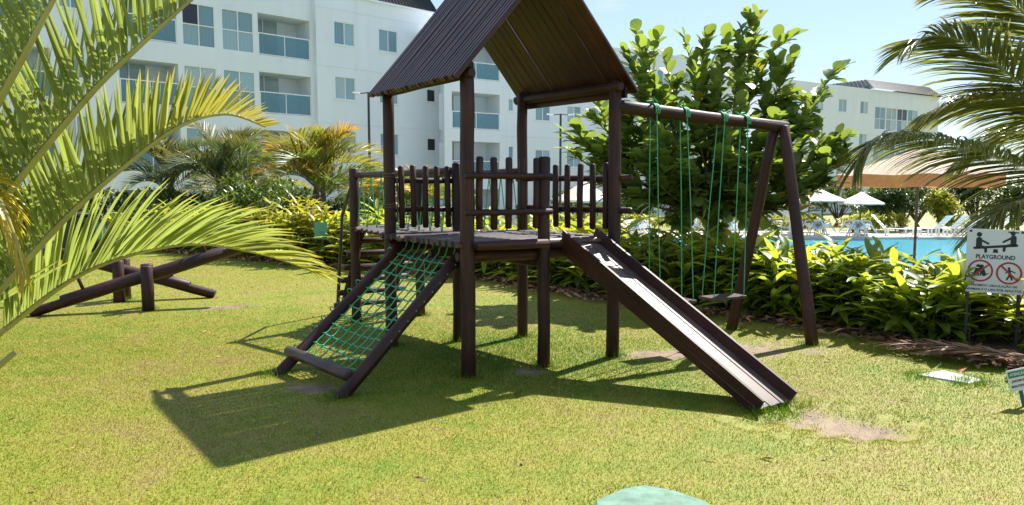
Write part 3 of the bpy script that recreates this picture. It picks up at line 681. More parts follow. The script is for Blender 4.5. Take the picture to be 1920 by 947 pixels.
# rope bridge to the ladder landing
P1, P2 = V(-1.84, 8.66, 0), V(-1.14, 9.12, 0)
br = box(MB(), (Mm+Cc+P1+P2)/4+up(DZ-.14), (P1-Mm)*.5, V(0, 0, .02), nrm(P2-P1)*.05).build('bridge', W_, T, smooth=False)
for k in range(17):
    f = .02+.96*k/16; a = Mm+(P1-Mm)*f; b = Cc+(P2-Cc)*f; e = nrm(b-a); z = DZ-.03-.05*math.sin(math.pi*f)
    mb = MB(); tube(mb, [a-e*(.08+rng.uniform(-.01, .01))+up(z), b+e*.06+up(z)], .05, 9, True, .04, arc=(0, math.pi)); mb.build('bridge_log', M['wood_grey'], br)
for p, h in ((P1, 1.81), (P2, 1.8)): log('post', p-up(.05), p+up(h), .058, W_, T)
for p, q in ((P1, Mm), (P2, Cc)):
    log('hand_rail', p+up(1.73)-nrm(q-p)*.03, q+up(1.765)+nrm(q-p)*.04, .036, M['wood_grey'], br)
    for k in range(9):
        f0 = .03+.105*k; s = 1 if k % 2 else -1
        for s in (-1, 1):
            a = p+(q-p)*(f0+.05)+up(1.71); b = p+(q-p)*(f0+.05+s*.05)+up(DZ)
            mb = MB(); tube(mb, [a, (a+b)/2+V(0, 0, 0), b], .0065, 6); mb.build('rope', M['rope'], br)
# ladder at the landing, with a thin leaning hand pole
ln = nrm(V(-.5, .6, 0)); lt = nrm(P2-P1)
lad = log('ladder', P1+lt*.1+ln*.62-up(.05), P1+lt*.1+ln*.02+up(1.08), .04, W_, T); log('side_pole', P2-lt*.1+ln*.62-up(.05), P2-lt*.1+ln*.02+up(1.08), .04, W_, lad)
for k in range(6):
    z = .14+.165*k; f = z/1.1; c = P1+lt*.1+ln*(.62-.6*f)+up(z)-ln*.05; d = P2-lt*.1+ln*(.62-.6*f)+up(z)-ln*.05
    log('rung', c-lt*.14, d+lt*.12, .036, W_, lad)
log('hand_pole', V(-2.22, 9.3, -.03), V(-2.1, 9.15, 1.25), .024, M['wood_grey'], lad, .02); log('hand_pole', V(-2.1, 9.15, 1.24), V(-1.86, 8.72, 1.7), .022, M['wood_grey'], lad, .02)
# swing frame
AP = V(2.84, 7.85, 2.23); FN, FF = V(3.05, 7.38, -.05), V(2.46, 8.22, -.05)
sb0 = D+up(2.33)+V(.0, 0, 0); beam = log('swing_frame', sb0-tt*.0, AP+nrm(AP-sb0)*.06, .062, W_, T, .056)
log('leg', FN, AP+V(.0, -.03, .0), .065, W_, beam, .055); log('leg', FF, AP+V(-.07, .03, .0), .062, W_, beam, .055)

# two rope swings hanging from the beam
bd = nrm(AP-sb0)
def swing(f0, f1, lab, seat_c, zs):
    s = empty('swing', (seat_c[0], seat_c[1], zs), lab, 'swing', None)
    pa, pb = sb0+(AP-sb0)*f0, sb0+(AP-sb0)*f1
    hx = nrm(V(bd[0], bd[1], 0)); hy = V(-hx[1], hx[0], 0); c = V(*seat_c, zs)
    plank('seat', c, hx*.23, hy*.10, V(.0, .0, .014)-hx*.001, M['wood_grey'], s, .004)
    for p, sx in ((pa, -1), (pb, 1)):
        for sy in (-1, 1):
            q = c+hx*.2*sx+hy*.085*sy; m = p+hy*.05*sy
            mb = MB(); tube(mb, [m+up(-.02), (m+q)/2+hx*.006*sx, q+up(-.02)], .0052, 6); mb.build('rope', M['rope'], s)
        mb = MB()
        for e in (-.02, .0, .02): tube(mb, [p+bd*e+(hy*math.cos(a)+up(1)*math.sin(a))*.068 for a in np.linspace(-.4, math.pi+.4, 12)], .0075, 5)
        for k in range(4): q = p+up(.07)+rng.normal(0, .013, 3); tube(mb, [q, q+rng.normal(0, .02, 3)+up(.01), q+rng.normal(0, .03, 3)], .008, 5)
        mb.build('knot', M['rope'], s)
swing(.205, .375, 'rope swing nearer the slide, its seat behind the slide side board', (1.53, 7.03), .5)
swing(.6, .745, 'green rope swing with flat wooden seat beside the leaning swing legs', (2.13, 7.4), .49)

# ------------------------------------------------------------------ seesaws
def seesaw(low, piv, pz, posts, hand, lab, r=.084):
    low = V(*low); piv = V(*piv); d2 = nrm(V(piv[0]-low[0], piv[1]-low[1], 0)); s = empty('seesaw', (piv[0], piv[1], 0), lab, 'seesaw', 'seesaws on the lawn')
    lo = low.copy(); pv = V(piv[0], piv[1], pz); d = nrm(pv-lo); Lg = np.linalg.norm(pv-lo); hi = lo+d*2*Lg
    log('beam', lo+d*.36, hi-d*.36, r, W_, s, bev=.005)
    for a, b in ((lo, lo+d*.40), (hi-d*.40, hi)):
        mb = MB(); k = 8; tube(mb, [a+(b-a)*i/k for i in range(k+1)], [r*(1 if 0 < i < k else .97) for i in range(k+1)], 12, True, .04, arc=(math.pi*.86, math.pi*2.14)); mb.build('seat', W_, s)
    for e in (lo+d*.62, hi-d*.62):
        log('handle', e+up(.05), e+up(.33)-d*.09*(1 if e is lo else 1), .022, W_, s); q = e+up(.29)-d*.08; sd2 = V(-d2[1], d2[0], 0); log('grip', q-sd2*.09, q+sd2*.09, .013, W_, s)
    sd2 = V(-d2[1], d2[0], 0)
    for o in (-1, 1): log('support_post', V(piv[0], piv[1], -.05)+sd2*.15*o, V(piv[0], piv[1], pz+.14)+sd2*.15*o, .075, W_, s)
    log('axle', pv-sd2*.17, pv+sd2*.17, .015, M['pole'], s)
seesaw((-5.97, 9.05, .06), (-4.78, 9.62), .44, 1, 1, 'nearer log seesaw, its left end resting on the grass')
seesaw((-4.30, 10.62, .06), (-5.5, 10.35), .44, 1, 1, 'farther log seesaw, its right end resting on the grass')

# ------------------------------------------------------------------ signs, slabs, lamps
def text(s, size, width=None):
    cu = bpy.data.curves.new('t', 'FONT'); cu.body = s; cu.size = size; cu.align_x = 'CENTER'; cu.align_y = 'CENTER'; cu.offset = size*.03; cu.resolution_u = 3
    o = bpy.data.objects.new('t', cu); col.objects.link(o); dg = bpy.context.evaluated_depsgraph_get(); me = bpy.data.meshes.new_from_object(o.evaluated_get(dg)); bpy.data.objects.remove(o)
    v = np.empty(len(me.vertices)*3); me.vertices.foreach_get('co', v); v = v.reshape(-1, 3)
    if width: v[:, 0] *= width/(v[:, 0].max()-v[:, 0].min())
    return v, [tuple(p.vertices) for p in me.polygons]
class Panel:
    def __init__(s, c, x, y): s.c = V(*c); s.x = nrm(x); s.y = nrm(y); s.n = np.cross(s.x, s.y)
    def shape(s, name, pts, m, parent, h=.0012, z=.0):
        pts = [s.c+s.x*a+s.y*b+s.n*(z+h) for a, b in pts]; return MB().add(pts, [tuple(range(len(pts)))]).build(name, m, parent, smooth=False)
    def txt(s, name, t, size, cx, cy, m, parent, width=None, h=.0015):
        v, f = text(t, size, width); return MB().add([s.c+s.x*(cx+a[0])+s.y*(cy+a[1])+s.n*h for a in v], f).build(name, m, parent, smooth=False)
def circ(cx, cy, r, n=20, r2=None): return [(cx+r*math.cos(2*math.pi*k/n), cy+(r2 or r)*math.sin(2*math.pi*k/n)) for k in range(n)]
def bar(x0, y0, x1, y1, w):
    d = nrm(V(x1-x0, y1-y0)); p = V(-d[1], d[0])*w/2; a, b = V(x0, y0), V(x1, y1); n = 6; out = []
    th = math.atan2(p[1], p[0])
    out += [tuple(b+V(math.cos(th-math.pi*k/n), math.sin(th-math.pi*k/n))*w/2) for k in range(n+1)]
    out += [tuple(a+V(math.cos(th+math.pi-math.pi*k/n), math.sin(th+math.pi-math.pi*k/n))*w/2) for k in range(n+1)]
    return out[::-1]
def ringmesh(P, name, cx, cy, r, w, m, parent, h=.0025):
    n = 36; v = []; f = []
    for k in range(n):
        a = 2*math.pi*k/n
        for q in (r, r-w): v.append(P.c+P.x*(cx+q*math.cos(a))+P.y*(cy+q*math.sin(a))+P.n*h)
    for k in range(n): a = 2*k; b = 2*((k+1) % n); f.append((a, b, b+1, a+1))
    return MB().add(v, f).build(name, m, parent, smooth=False)
S = empty('playground_sign', (4.7, 7.1, 0), 'white playground rules sign on two black posts before the hedge', 'sign')
tl, tr_, brr, bll = V(4.44, 7.2, 1.195), V(4.88, 7.0, 1.185), V(4.87, 6.98, .57), V(4.43, 7.18, .58)
sx = nrm(tr_-tl); sc_ = (tl+tr_+brr+bll)/4; P = Panel(sc_, sx, nrm(tl-bll)); hw, hh = np.linalg.norm(tr_-tl)/2, np.linalg.norm(tl-bll)/2
pn = box(MB(), sc_-P.n*.004, sx*hw, P.y*hh, P.n*.004, .001).build('panel', M['signw'], S, smooth=False)
for o in (-1, 1): plank('sign_post', sc_+sx*(hw-.03)*o-P.n*.024+V(0, 0, -.3+0.0)-P.y*0, sx*.016, V(0, 0, .6), P.n*.014, M['pole'], S)
K_ = hw/.345   # sign drawn in a 0.69 x 0.86 cell space
def sq(pts): return [(a*hw/.345, b*hh/.43) for a, b in pts]
Pd = lambda nm, pts, m='ink', h=.0015: P.shape(nm, sq(pts), M[m], pn, h)
Pd('seesaw_pictogram', bar(-.25, .17, .24, .225, .034))
Pd('seesaw_pictogram', [(-.035, .115), (.03, .115), (.022, .165), (-.025, .165)])
Pd('child_pictogram', circ(-.2, .355, .032)); Pd('child_pictogram', bar(-.2, .285, -.2, .2, .072)); Pd('child_pictogram', bar(-.185, .285, -.09, .235, .026), h=.0022); Pd('child_pictogram', bar(-.17, .19, -.12, .175, .04), h=.0022); Pd('child_pictogram', bar(-.118, .175, -.118, .125, .034), h=.0028)
Pd('child_pictogram', circ(.19, .385, .03)); Pd('child_pictogram', bar(.14, .4, .25, .395, .016), h=.0022); Pd('child_pictogram', bar(.2, .325, .2, .24, .07)); Pd('child_pictogram', bar(.18, .325, .085, .265, .026), h=.0022); Pd('child_pictogram', bar(.16, .225, .105, .205, .036), h=.0022); Pd('child_pictogram', bar(.1, .2, .095, .15, .034), h=.0028)
P.txt('lettering', 'PLAYGROUND', .062*hh/.43*1.25, 0, .055*hh/.43, M['ink'], pn, .46*hw/.345)
for cx, cy in ((-.17, -.135), (.168, -.15)): ringmesh(P, 'prohibition_ring', cx*hw/.345, cy*hh/.43, .153*hw/.345, .024*hw/.345, M['red'], pn)
Pd('prohibition_bar', bar(-.275, -.225, -.065, -.045, .022), 'red', .003); Pd('prohibition_bar', bar(.07, -.05, .27, -.25, .024), 'red', .003)
for x_, m_ in ((-.225, 1), (-.125, -1)):      # two sitting dogs
    Pd('dog_pictogram', bar(x_+.0, -.18, x_+.03*m_, -.1, .055)); Pd('dog_pictogram', circ(x_+.03*m_, -.075, .026), h=.002); Pd('dog_pictogram', bar(x_+.035*m_, -.085, x_+.062*m_, -.09, .016), h=.0024); Pd('dog_pictogram', bar(x_+.035*m_, -.12, x_+.04*m_, -.2, .015), h=.0027); Pd('dog_pictogram', bar(x_-.01*m_, -.195, x_-.05*m_, -.165, .012), h=.0022)
Pd('walker_pictogram', circ(.165, -.085, .017)); Pd('walker_pictogram', bar(.17, -.115, .175, -.165, .034)); Pd('walker_pictogram', bar(.175, -.175, .145, -.235, .022), h=.002); Pd('walker_pictogram', bar(.182, -.175, .205, -.235, .022), h=.0022); Pd('walker_pictogram', bar(.18, -.115, .235, -.14, .014), h=.0024); Pd('walker_pictogram', bar(.165, -.12, .13, -.15, .014), h=.0025)
P.txt('lettering', 'PROIBIDO CIRCULAÇÃO DE', .04*hh/.43, 0, -.333*hh/.43, M['ink'], pn, .54*hw/.345)
P.txt('lettering', 'ANIMAIS E O USO POR ADULTOS', .04*hh/.43, 0, -.388*hh/.43, M['ink'], pn, .64*hw/.345)
# small garden sign
S2 = empty('garden_sign', (3.72, 5.15, 0), 'small tilted white and green notice on a blue stake in the grass', 'sign')
ang = R(16); xx = V(math.cos(ang), -.15, math.sin(ang)); yy = V(-math.sin(ang), .02, math.cos(ang)); c2 = V(3.69, 5.28, .2)
P2_ = Panel(c2, xx, yy - nrm(xx)*(yy @ nrm(xx))); pn2 = box(MB(), c2-P2_.n*.003, P2_.x*.072, P2_.y*.082, P2_.n*.003, .001).build('panel', M['signw'], S2, smooth=False)
P2_.shape('green_band', [(-.064, .022), (.064, .022), (.064, .07), (-.064, .07)], M['sgreen'], pn2)
P2_.txt('lettering', 'ATENÇÃO', .028, 0, .046, M['signw'], pn2, .11, .0022); P2_.txt('lettering', 'JARDIM EM', .024, 0, -.005, M['ink'], pn2, .1); P2_.txt('lettering', 'MANUTENÇÃO', .024, 0, -.045, M['ink'], pn2, .115)
plank('stake', c2-P2_.y*.16-P2_.n*.014, P2_.x*.014, P2_.y*.13, P2_.n*.006, M['blue'], S2)
# pale green plate far left in the bed
S3 = empty('plant_sign', (-3.75, 14.6, 0), 'pale green garden plate on a dark stake left of the tower', 'sign')
cp = V(-3.83, 14.8, .72); plank('panel', cp, V(.13, 0, 0), V(0, .006, 0), V(0, .0, .17), plain('mint_plate', (.10, .30, .2), .6), S3); plank('stake', cp+V(.02, .02, -.45), V(.015, 0, 0), V(0, .01, 0), V(0, 0, .42), M['pole'], S3)
# slabs
def slab(name, pts, z, th, m, label, cat):
    n = len(pts); a = np.array(pts); c = a.mean(0); ins = c+(a-c)*.97
    v = [(*p, z-th) for p in a]+[(*p, z-.008) for p in a]+[(*p, z) for p in ins]; f = [tuple(range(2*n, 3*n))]
    for k in range(n): j = (k+1) % n; f += [(k, j, n+j, n+k), (n+k, n+j, 2*n+j, 2*n+k)]
    return tag(MB().add(v, f).build(name, m, smooth=False), label, cat)
slab('concrete_slab', [(3.44, 6.16), (3.70, 5.88), (3.90, 5.98), (3.74, 6.30)], .014, .06, M['slab'], 'pale concrete slab lying flush in the grass near the sign', 'slab')
slab('drain_cover', [(.38, 3.2), (1.02, 3.2), (.98, 3.58), (.84, 3.72), (.70, 3.79), (.58, 3.74), (.42, 3.6)], .03, .06, M['gslab'], 'pale green painted drain cover at the bottom edge', 'drain cover')
def lamp(x, y, zt, lab):
    z = float(gz(x, y)); o = empty('lamp_post', (x, y, z), lab, 'lamp post', 'garden lamp posts')
    mb = MB(); tube(mb, [V(x, y, z), V(x, y, zt)], [.055, .04], 8); mb.build('pole', M['pole'], o)
    mb = MB(); tube(mb, [V(x-.35, y, zt-.04), V(x, y, zt), V(x+.35, y, zt-.04)], .02, 6); mb.build('arm', M['pole'], o)
    for s in (-1, 1):
        mb = MB(); box(mb, V(x+.40*s, y, zt-.02), V(.13, 0, .02*s), V(0, .07, 0), V(0, 0, .025), .015); mb.build('lamp_head', M['trim'], o, smooth=False)
lamp(-4.78, 25, 4.72, 'thin dark double lamp post behind the left roof corner'); lamp(1.82, 28, 4.3, 'thin dark double lamp post seen right of the tower')

# ------------------------------------------------------------------ pool side furniture
def umbrella(c, ztop, zrim, half, m, lab, lean=0., square=True):
    x, y = c; z = -.66; o = empty('parasol', (x, y, z), lab, 'parasol', 'parasols beside the pool')
    mb = MB(); tube(mb, [V(x+lean, y, z), V(x, y, ztop-.04)], .035, 8); mb.build('pole', M['bark'], o)
    n = 8; mb = MB(); vs = [V(x, y, ztop)]; f = []; rows = 5
    a0 = math.pi/8
    for r in range(1, rows+1):
        for k in range(n*2):
            a = a0+math.pi*k/n; q = r/rows; sag = (.06 if k % 2 else 0)*half*q
            rad = half*q*(1 if k % 2 == 0 else .925); vs.append(V(x+rad*math.cos(a), y+rad*math.sin(a), ztop+(zrim-ztop)*(q**.9)-sag*.35))
    for k in range(n*2): f.append((0, 1+k, 1+(k+1) % (n*2)))
    for r in range(rows-1):
        for k in range(n*2): a = 1+r*n*2+k; b = 1+r*n*2+(k+1) % (n*2); f.append((a, a+n*2, b+n*2, b))
    mb.add(vs, f); can = mb.build('canopy', m, o, smooth=False)
    mb = MB(); base = 1+(rows-1)*n*2; rim = [vs[base+k] for k in range(n*2)]; v2 = rim+[p*V(1, 1, 1)-V(0, 0, (.16 if half > 1.8 else .06)*half) for p in rim]
    mb.add(v2, [(k, (k+1) % (n*2), n*2+(k+1) % (n*2), n*2+k) for k in range(n*2)]); mb.build('valance', M['orange'] if half > 1.8 else m, can, smooth=False)
    for k in range(n):
        e = vs[base+2*k]; mb = MB(); tube(mb, [V(x, y, ztop-.12), e-V(0, 0, .04)], .012, 5); mb.build('rib', M['trim'], can)
    mb = MB(); box(mb, V(x+lean, y, z+.05), V(.25, 0, 0), V(0, .25, 0), V(0, 0, .05), .02); mb.build('base', M['coping'], o, smooth=False)
umbrella((14.45, 34.6), 1.47, .98, 1.08, M['sail'], 'small cream parasol, left of the two beyond the chairs', .12)
umbrella((16.1, 34.2), 1.37, .85, 1.0, M['sail'], 'small cream parasol, right of the two beyond the chairs')
umbrella((13.6, 35.6), 1.0, .7, .9, M['sail2'], 'low tan parasol half hidden behind the cream ones')
umbrella((10.6, 19.4), 2.62, 1.92, 1.95, M['sail2'], 'large tan parasol rising behind the coconut frond')
umbrella((3.35, 34.5), 1.9, 1.0, 1.5, M['sail'], 'cream parasol seen through the tower railing')
umbrella((9.7, 34.8), 1.25, .7, 1.1, M['sail2'], 'tan parasol showing under the round leaved tree')
def chair_proto():
    o = empty('plastic_chair', (0, 0, 0), 'white plastic chair', 'chair', 'white plastic chairs beside the pool'); m = M['plastic']
    box(MB(), V(0, 0, .43), V(.24, 0, 0), V(0, .23, 0), V(0, 0, .015), .01).build('seat', m, o, smooth=False)
    mb = MB()
    vs = []; f = []
    for i in range(6):
        for j in range(7):
            a = -1+j/3; z = .45+.4*i/5; vs.append((a*.24*(1-.06*i/5), .2+.05*i/5+.06*(1-a*a), z-(.05*a*a if i == 5 else 0)))
    for i in range(5):
        for j in range(6):
            if j in (1, 4) and i in (1, 2, 3): continue
            a = i*7+j; f.append((a, a+1, a+8, a+7))
    n_ = len(vs); vs = vs+[(x, y+.02, z) for x, y, z in vs]; f = f+[tuple(q+n_ for q in g[::-1]) for g in f]; mb.add(vs, f); mb.build('backrest', m, o, smooth=False)
    for s in (-1, 1):
        mb = MB(); tube(mb, [V(.25*s, .22, .66), V(.28*s, 0, .66), V(.27*s, -.2, .63)], [.03, .035, .03], 6, squash=.5); mb.build('arm', m, o)
        for t_ in (-1, 1):
            mb = MB(); tube(mb, [V(.27*s, .24*t_, 0), V(.23*s, .2*t_, .42)]+([V(.26*s, -.2, .63)] if t_ < 0 else []), [.028, .035]+([.025] if t_ < 0 else []), 6); mb.build('leg', m, o)
    return o
CH = chair_proto(); CHP = [CH]
def chair(x, y, rz, lab, tilt=0., z=None, first=[True]):
    if first[0]: o = CH; first[0] = False
    else:
        o = CH.copy(); col.objects.link(o)
        for c in list(CH.children): d = c.copy(); col.objects.link(d); d.parent = o; d.matrix_parent_inverse = Matrix.Identity(4)
    o.location = (x, y, -.655 if z is None else z); o.rotation_euler = (tilt, 0, rz); o['label'] = lab
def table(x, y, lab):
    o = empty('plastic_table', (x, y, -.66), lab, 'table', 'white plastic tables beside the pool')
    mb = MB(); tube(mb, [V(x, y, .03), V(x, y, .06)], .45, 18); mb.build('table_top', M['plastic'], o)
    for k in range(4): a = math.pi/4+k*math.pi/2; mb = MB(); tube(mb, [V(x+.34*math.cos(a), y+.34*math.sin(a), -.66), V(x+.28*math.cos(a), y+.28*math.sin(a), .03)], .03, 6); mb.build('leg', M['plastic'], o)
for (x, y, la) in ((14.2, 34.35, 'left table'), (15.9, 34.0, 'right table'), (5.75, 34.2, 'table behind the slide'), (10.0, 34.2, 'table behind the swing legs')):
    table(x, y, 'white plastic table under tipped chairs, %s' % la)
    for k in range(4):
        a = .4+k*math.pi/2
        chair(x+.62*math.cos(a), y+.62*math.sin(a), a-math.pi/2+math.pi, 'white plastic chair tipped against the %s' % la, -.55, -.60)
for (x, y, rz, la) in ((13.1, 34.1, 2.6, 'white plastic chair standing left of the tipped chairs'), (12.2, 34.4, .4, 'white plastic chair standing right of the swing frame leg'), (11.5, 34.3, 2.9, 'white plastic chair standing between the swing legs'), (8.6, 34.4, .3, 'white plastic chair standing behind the swing ropes')):
    chair(x, y, rz, la)
def lounger(x, y, rz, lab):
    o = empty('pool_lounger', (x, y, -.66), lab, 'lounger', 'white loungers beside the pool'); c, s_ = math.cos(rz), math.sin(rz)
    q = lambda a, b, z: V(x+a*c-b*s_, y+a*s_+b*c, z-.66)
    for k in range(7): plank('slat', q(.2, -.9+k*.2, .33), (q(.3, 0, 0)-q(0, 0, 0))*1, (q(0, .08, 0)-q(0, 0, 0)), V(0, 0, .012), M['plastic'], o)
    for k in range(5): plank('slat', q(.2, .52+k*.12, .38+k*.13), (q(.3, 0, 0)-q(0, 0, 0)), (q(0, .045, 0)-q(0, 0, 0))+V(0, 0, .05), V(0, 0, .01), M['plastic'], o)
    for a in (-.08, .48):
        for b in (-.85, .4): plank('leg', q(a, b, .16), V(.03, 0, 0), V(0, .03, 0), V(0, 0, .16), M['plastic'], o)
for k in range(5): lounger(19.5+k*.78, 34.5+.1*k, math.pi+.5, '%s white slatted lounger beyond the pool, counted rightwards behind the playground sign' % ('first', 'second', 'third', 'fourth', 'fifth')[k])
lounger(17.6, 33.9, .9, 'white slatted lounger at the pool edge right of the tipped chairs')
# low white service building behind the parasols
SB = empty('service_hut', (14.2, 41, -.7), 'low white hut behind the cream parasols', 'hut')
hb = Facade((13.2, 40), (.97, .24), SB); hb.wall(0, 3.2, -.7, 1.35, [(1.5, 2.3, -.69, 1.1, .1)]); mb = MB(); hb.bx(mb, -.1, 3.3, 1.36, 1.5, -3, .15); mb.build('roof', M['white'], SB, smooth=False)
mb = MB(); hb.bx(mb, 1.53, 2.27, -.68, 1.08, -.09, -.05); mb.build('door', M['trim'], SB, smooth=False)
mb = MB(); mb.add([hb.p(0, -.7), hb.p(0, 1.35), hb.p(0, 1.35, -3), hb.p(0, -.7, -3)], [(0, 1, 2, 3)]); mb.add([hb.p(3.2, -.7), hb.p(3.2, 1.35), hb.p(3.2, 1.35, -3), hb.p(3.2, -.7, -3)], [(3, 2, 1, 0)]); mb.build('side_wall', M['white'], SB, smooth=False)
# glass garden fence and bin far left
GF = empty('glass_fence', (-10, 23, -.7), 'pale green glass fence panels behind the far left lawn', 'fence')
for k in range(5):
    x = -12.6+k*1.15; y = 21.6+k*.35; plank('pane', V(x, y, -.0), V(.52, .16, 0), V(0, .006, 0), V(0, 0, .62), M['fence_glass'], GF, .002); plank('fence_post', V(x-.58, y-.17, -.03), V(.03, 0, 0), V(0, .03, 0), V(0, 0, .68), M['trim'], GF)
BN = empty('waste_bin', (-9.3, 16.2, -.1), 'dark blue waste bin half hidden by the left palm fronds', 'bin')
zb = float(gz(-10.4, 18)); bx_, by_ = -10.5, 17.9
plank('body', V(bx_, by_, zb+.48), V(.27, 0, 0), V(0, .28, 0), V(0, 0, .42), M['bin'], BN, .03); plank('lid', V(bx_, by_-.02, zb+.94), V(.3, 0, 0), V(0, .32, .02), V(0, 0, .03), M['bin'], BN, .015); log('wheel', V(bx_-.25, by_+.2, zb+.1), V(bx_-.19, by_+.2, zb+.1), .1, M['bin'], BN); log('wheel', V(bx_+.19, by_+.2, zb+.1), V(bx_+.25, by_+.2, zb+.1), .1, M['bin'], BN)

# ------------------------------------------------------------------ vegetation
def ramp01(a, b, t): return a+(b-a)*t
# --- ginger plants in the bed
GL = [leaf(rng.uniform(.36, .52), rng.uniform(.10, .14), 5, rng.uniform(.15, .55), rng.uniform(.2, .5), 'lance', rng.uniform(-1, 1)) for _ in range(7)]
GLM = []
for i, tp in enumerate(GL): mb = MB(); mb.add(*tp, rnd=rng.random()); me = mb.mesh('leaf'); me.materials.append(M['ginger']); GLM.append(me)
def ginger(p, h, nst, lab, group, objs, m='ginger', yel=.0, name='ginger_plant', ls=1.):
    z0 = float(gz(*p)); o = empty(name, (p[0], p[1], z0), lab, 'plant', group); sm = MB(); fm = MB(); inv = full(o).inverted()
    for s in range(nst):
        b = V(p[0]+rng.normal(0, .12), p[1]+rng.normal(0, .12), z0-.02); lean = rng.normal(0, .16, 2); hh_ = h*rng.uniform(.65, 1.12)
        top = b+V(lean[0], lean[1], 1)*hh_; mid = (b+top)/2+V(*(-lean*.15*hh_), 0)
        tube(sm, [b, mid, top], [.013, .011, .005], 5, False)
        nl = int(rng.integers(8, 12)); a0 = rng.uniform(0, 6.28)
        for k in range(nl):
            f = .13+.88*k/(nl-1); f = min(f, 1.); q = b*(1-f)**2+2*mid*f*(1-f)+top*f*f if False else (b+(mid-b)*f*2 if f < .5 else mid+(top-mid)*(f-.5)*2)
            a = a0+math.pi*k+rng.normal(0, .35); el = rng.uniform(.1, .85)+.25*f**4
            d = V(math.cos(a)*math.cos(el), math.sin(a)*math.cos(el), math.sin(el)); i = int(rng.integers(len(GL))); sca = rng.uniform(.75, 1.1)*ls*(.75 if k == nl-1 else 1)
            dead = rng.random() < .035
            if objs:
                ob = bpy.data.objects.new('leaf', GLM[i]); col.objects.link(ob); ob.parent = o; ob.matrix_parent_inverse = inv; ob.matrix_basis = mrot(q, d, s=sca)
            else: put(fm, GL[i], q, d, s=sca, yel=max(yel*rng.random(), .8 if dead else 0))
    for k in range(26):
        a = rng.uniform(0, 6.28); el = rng.uniform(-.3, .7); i = int(rng.integers(len(GL))); d = V(math.cos(a)*math.cos(el), math.sin(a)*math.cos(el), math.sin(el)); put(fm, GL[i], V(p[0]+rng.normal(0, .13), p[1]+rng.normal(0, .13), z0+h*rng.uniform(.1, .62)), d, s=ls*rng.uniform(.6, .95))
    sm.build('stems', M['stem'], o)
    if fm.n: fm.build('foliage', M[m], o, kind='stuff')
    return o
GR = 'ginger plants in the long bed'
s_ = .3; row = 0
def where(p):
    x = 960+1387*p[0]/p[1]
    if x > 1740: return 'tall ginger plant in the shade behind the playground sign'
    if x > 1500: return 'ginger plant with broad lit leaves between swing leg and sign'
    if x > 1200: return 'ginger plant behind the slide and swings'
    if x > 860: return 'ginger plant in the bed behind the tower posts'
    if x > 600: return 'ginger plant in the bed behind the climbing net'
    if x > 430: return 'ginger plant in the bed left of the ladder'
    return 'ginger plant in the bed behind the seesaws'
nobj = 0
for off, step, hs in ((.32, .24, .86), (.66, .27, 1.0), (1.05, .3, 1.08)):
    q = .25+rng.uniform(0, .2)
    while q < ELEN-1.5:
        p, nv = along(q); p = p+nv*(off+rng.normal(0, .07)); near = p[1] < 9.3 and off < .5
        x = 960+1387*p[0]/p[1]; h = hs*rng.uniform(.82, 1.08)*((.89 if off < .5 else .75 if off < 1 else .66)*(1.12 if x < 1430 else 1) if p[1] < 10.5 else .92)
        if x < 2450 and p[1] > 4.5 and x > -100 and not (1690 < x < 2010 and p[1] < 7.35):
            nobj += near
            ginger(p, h, 7 if p[1] < 11 else 6, where(p)+('' if off < .5 else ', second row' if off < 1 else ', back row'), GR+' '+('near the sign' if x > 1740 else 'near the swing' if x > 1200 else 'behind the tower' if x > 860 else 'far left'), near, 'ginger', .25, ls=1. if p[1] < 11 else 1.15)
        q += step*rng.uniform(.85, 1.15)*(1 if p[1] < 10.5 else 1.75)
# bright yellow-green clumps left of the tower and behind the tower railing
for (x, y) in ((-5.3, 15.95), (-4.85, 15.7), (-4.4, 15.45), (-4.0, 15.2), (-4.7, 16.2), (-4.2, 15.9), (-1.9, 15.6), (-1.2, 15.2), (-.6, 14.9), (.1, 14.6), (.7, 14.2), (-2.6, 16.0)):
    ginger((x, y), 1.05 if x > -3 else 1.2, 10, 'bright yellow green clump of narrow leaves behind the bed' if x > -3 else 'bright yellow green clump left of the tower ladder', 'bright clumps behind the bed' if x > -3 else 'bright clumps left of the ladder', False, 'ginger_y', .2, 'bright_plant', .85)
# --- bushes
OV = [leaf(.1, .05, 2, .2, .3, 'ovate') for _ in range(2)]; OVb = [leaf(.16, .075, 2, .25, .3, 'ovate') for _ in range(2)]
def bush(x, y, rx, ry, h, n, m, lab, group, tpl=OV, z=None, base=.0, name='bush', clumps=16, ls=1.):
    z0 = float(gz(x, y)) if z is None else z; o = empty(name, (x, y, z0), lab, 'bush' if name == 'bush' else 'tree', group); mb = MB(); sm = MB()
    cs = []
    for c in range(clumps):
        a = rng.uniform(0, 6.283); e = rng.uniform(-.2, 1) ; r_ = rng.uniform(.45, .85)
        ce = math.sqrt(max(0, 1-e*e)); q = V(x+rx*r_*ce*math.cos(a), y+ry*r_*ce*math.sin(a), z0+base+(h-base)*(.45+.42*e*r_)); cs.append((q, rng.uniform(.22, .42)))
        tube(sm, [V(x+rng.normal(0, .05), y, z0-.03), V(x, y, z0+base*.9+.1), q], [.04*h/1.5, .025*h/1.5, .008], 5, False)
    for k in range(n):
        q, s = cs[k % clumps]; d = nrm(rng.normal(0, 1, 3)); rr = s*rng.uniform(.35, 1.1)**.6; pos = q+d*V(rx, ry, h*.5)*rr
        if pos[2] < z0+.02: continue
        dd = nrm(d+rng.normal(0, .6, 3)+V(0, 0, .35)); put(mb, tpl[k % 2], pos, dd, s=ls*rng.uniform(.7, 1.35), rnd=rng.random())
    mb.build('crown', M[m], o, kind='stuff'); sm.build('trunk', M['bark'], o)
def ipos(px, Y): return (px-960)/1387*Y
BG = 'shrubs behind the far pool edge'
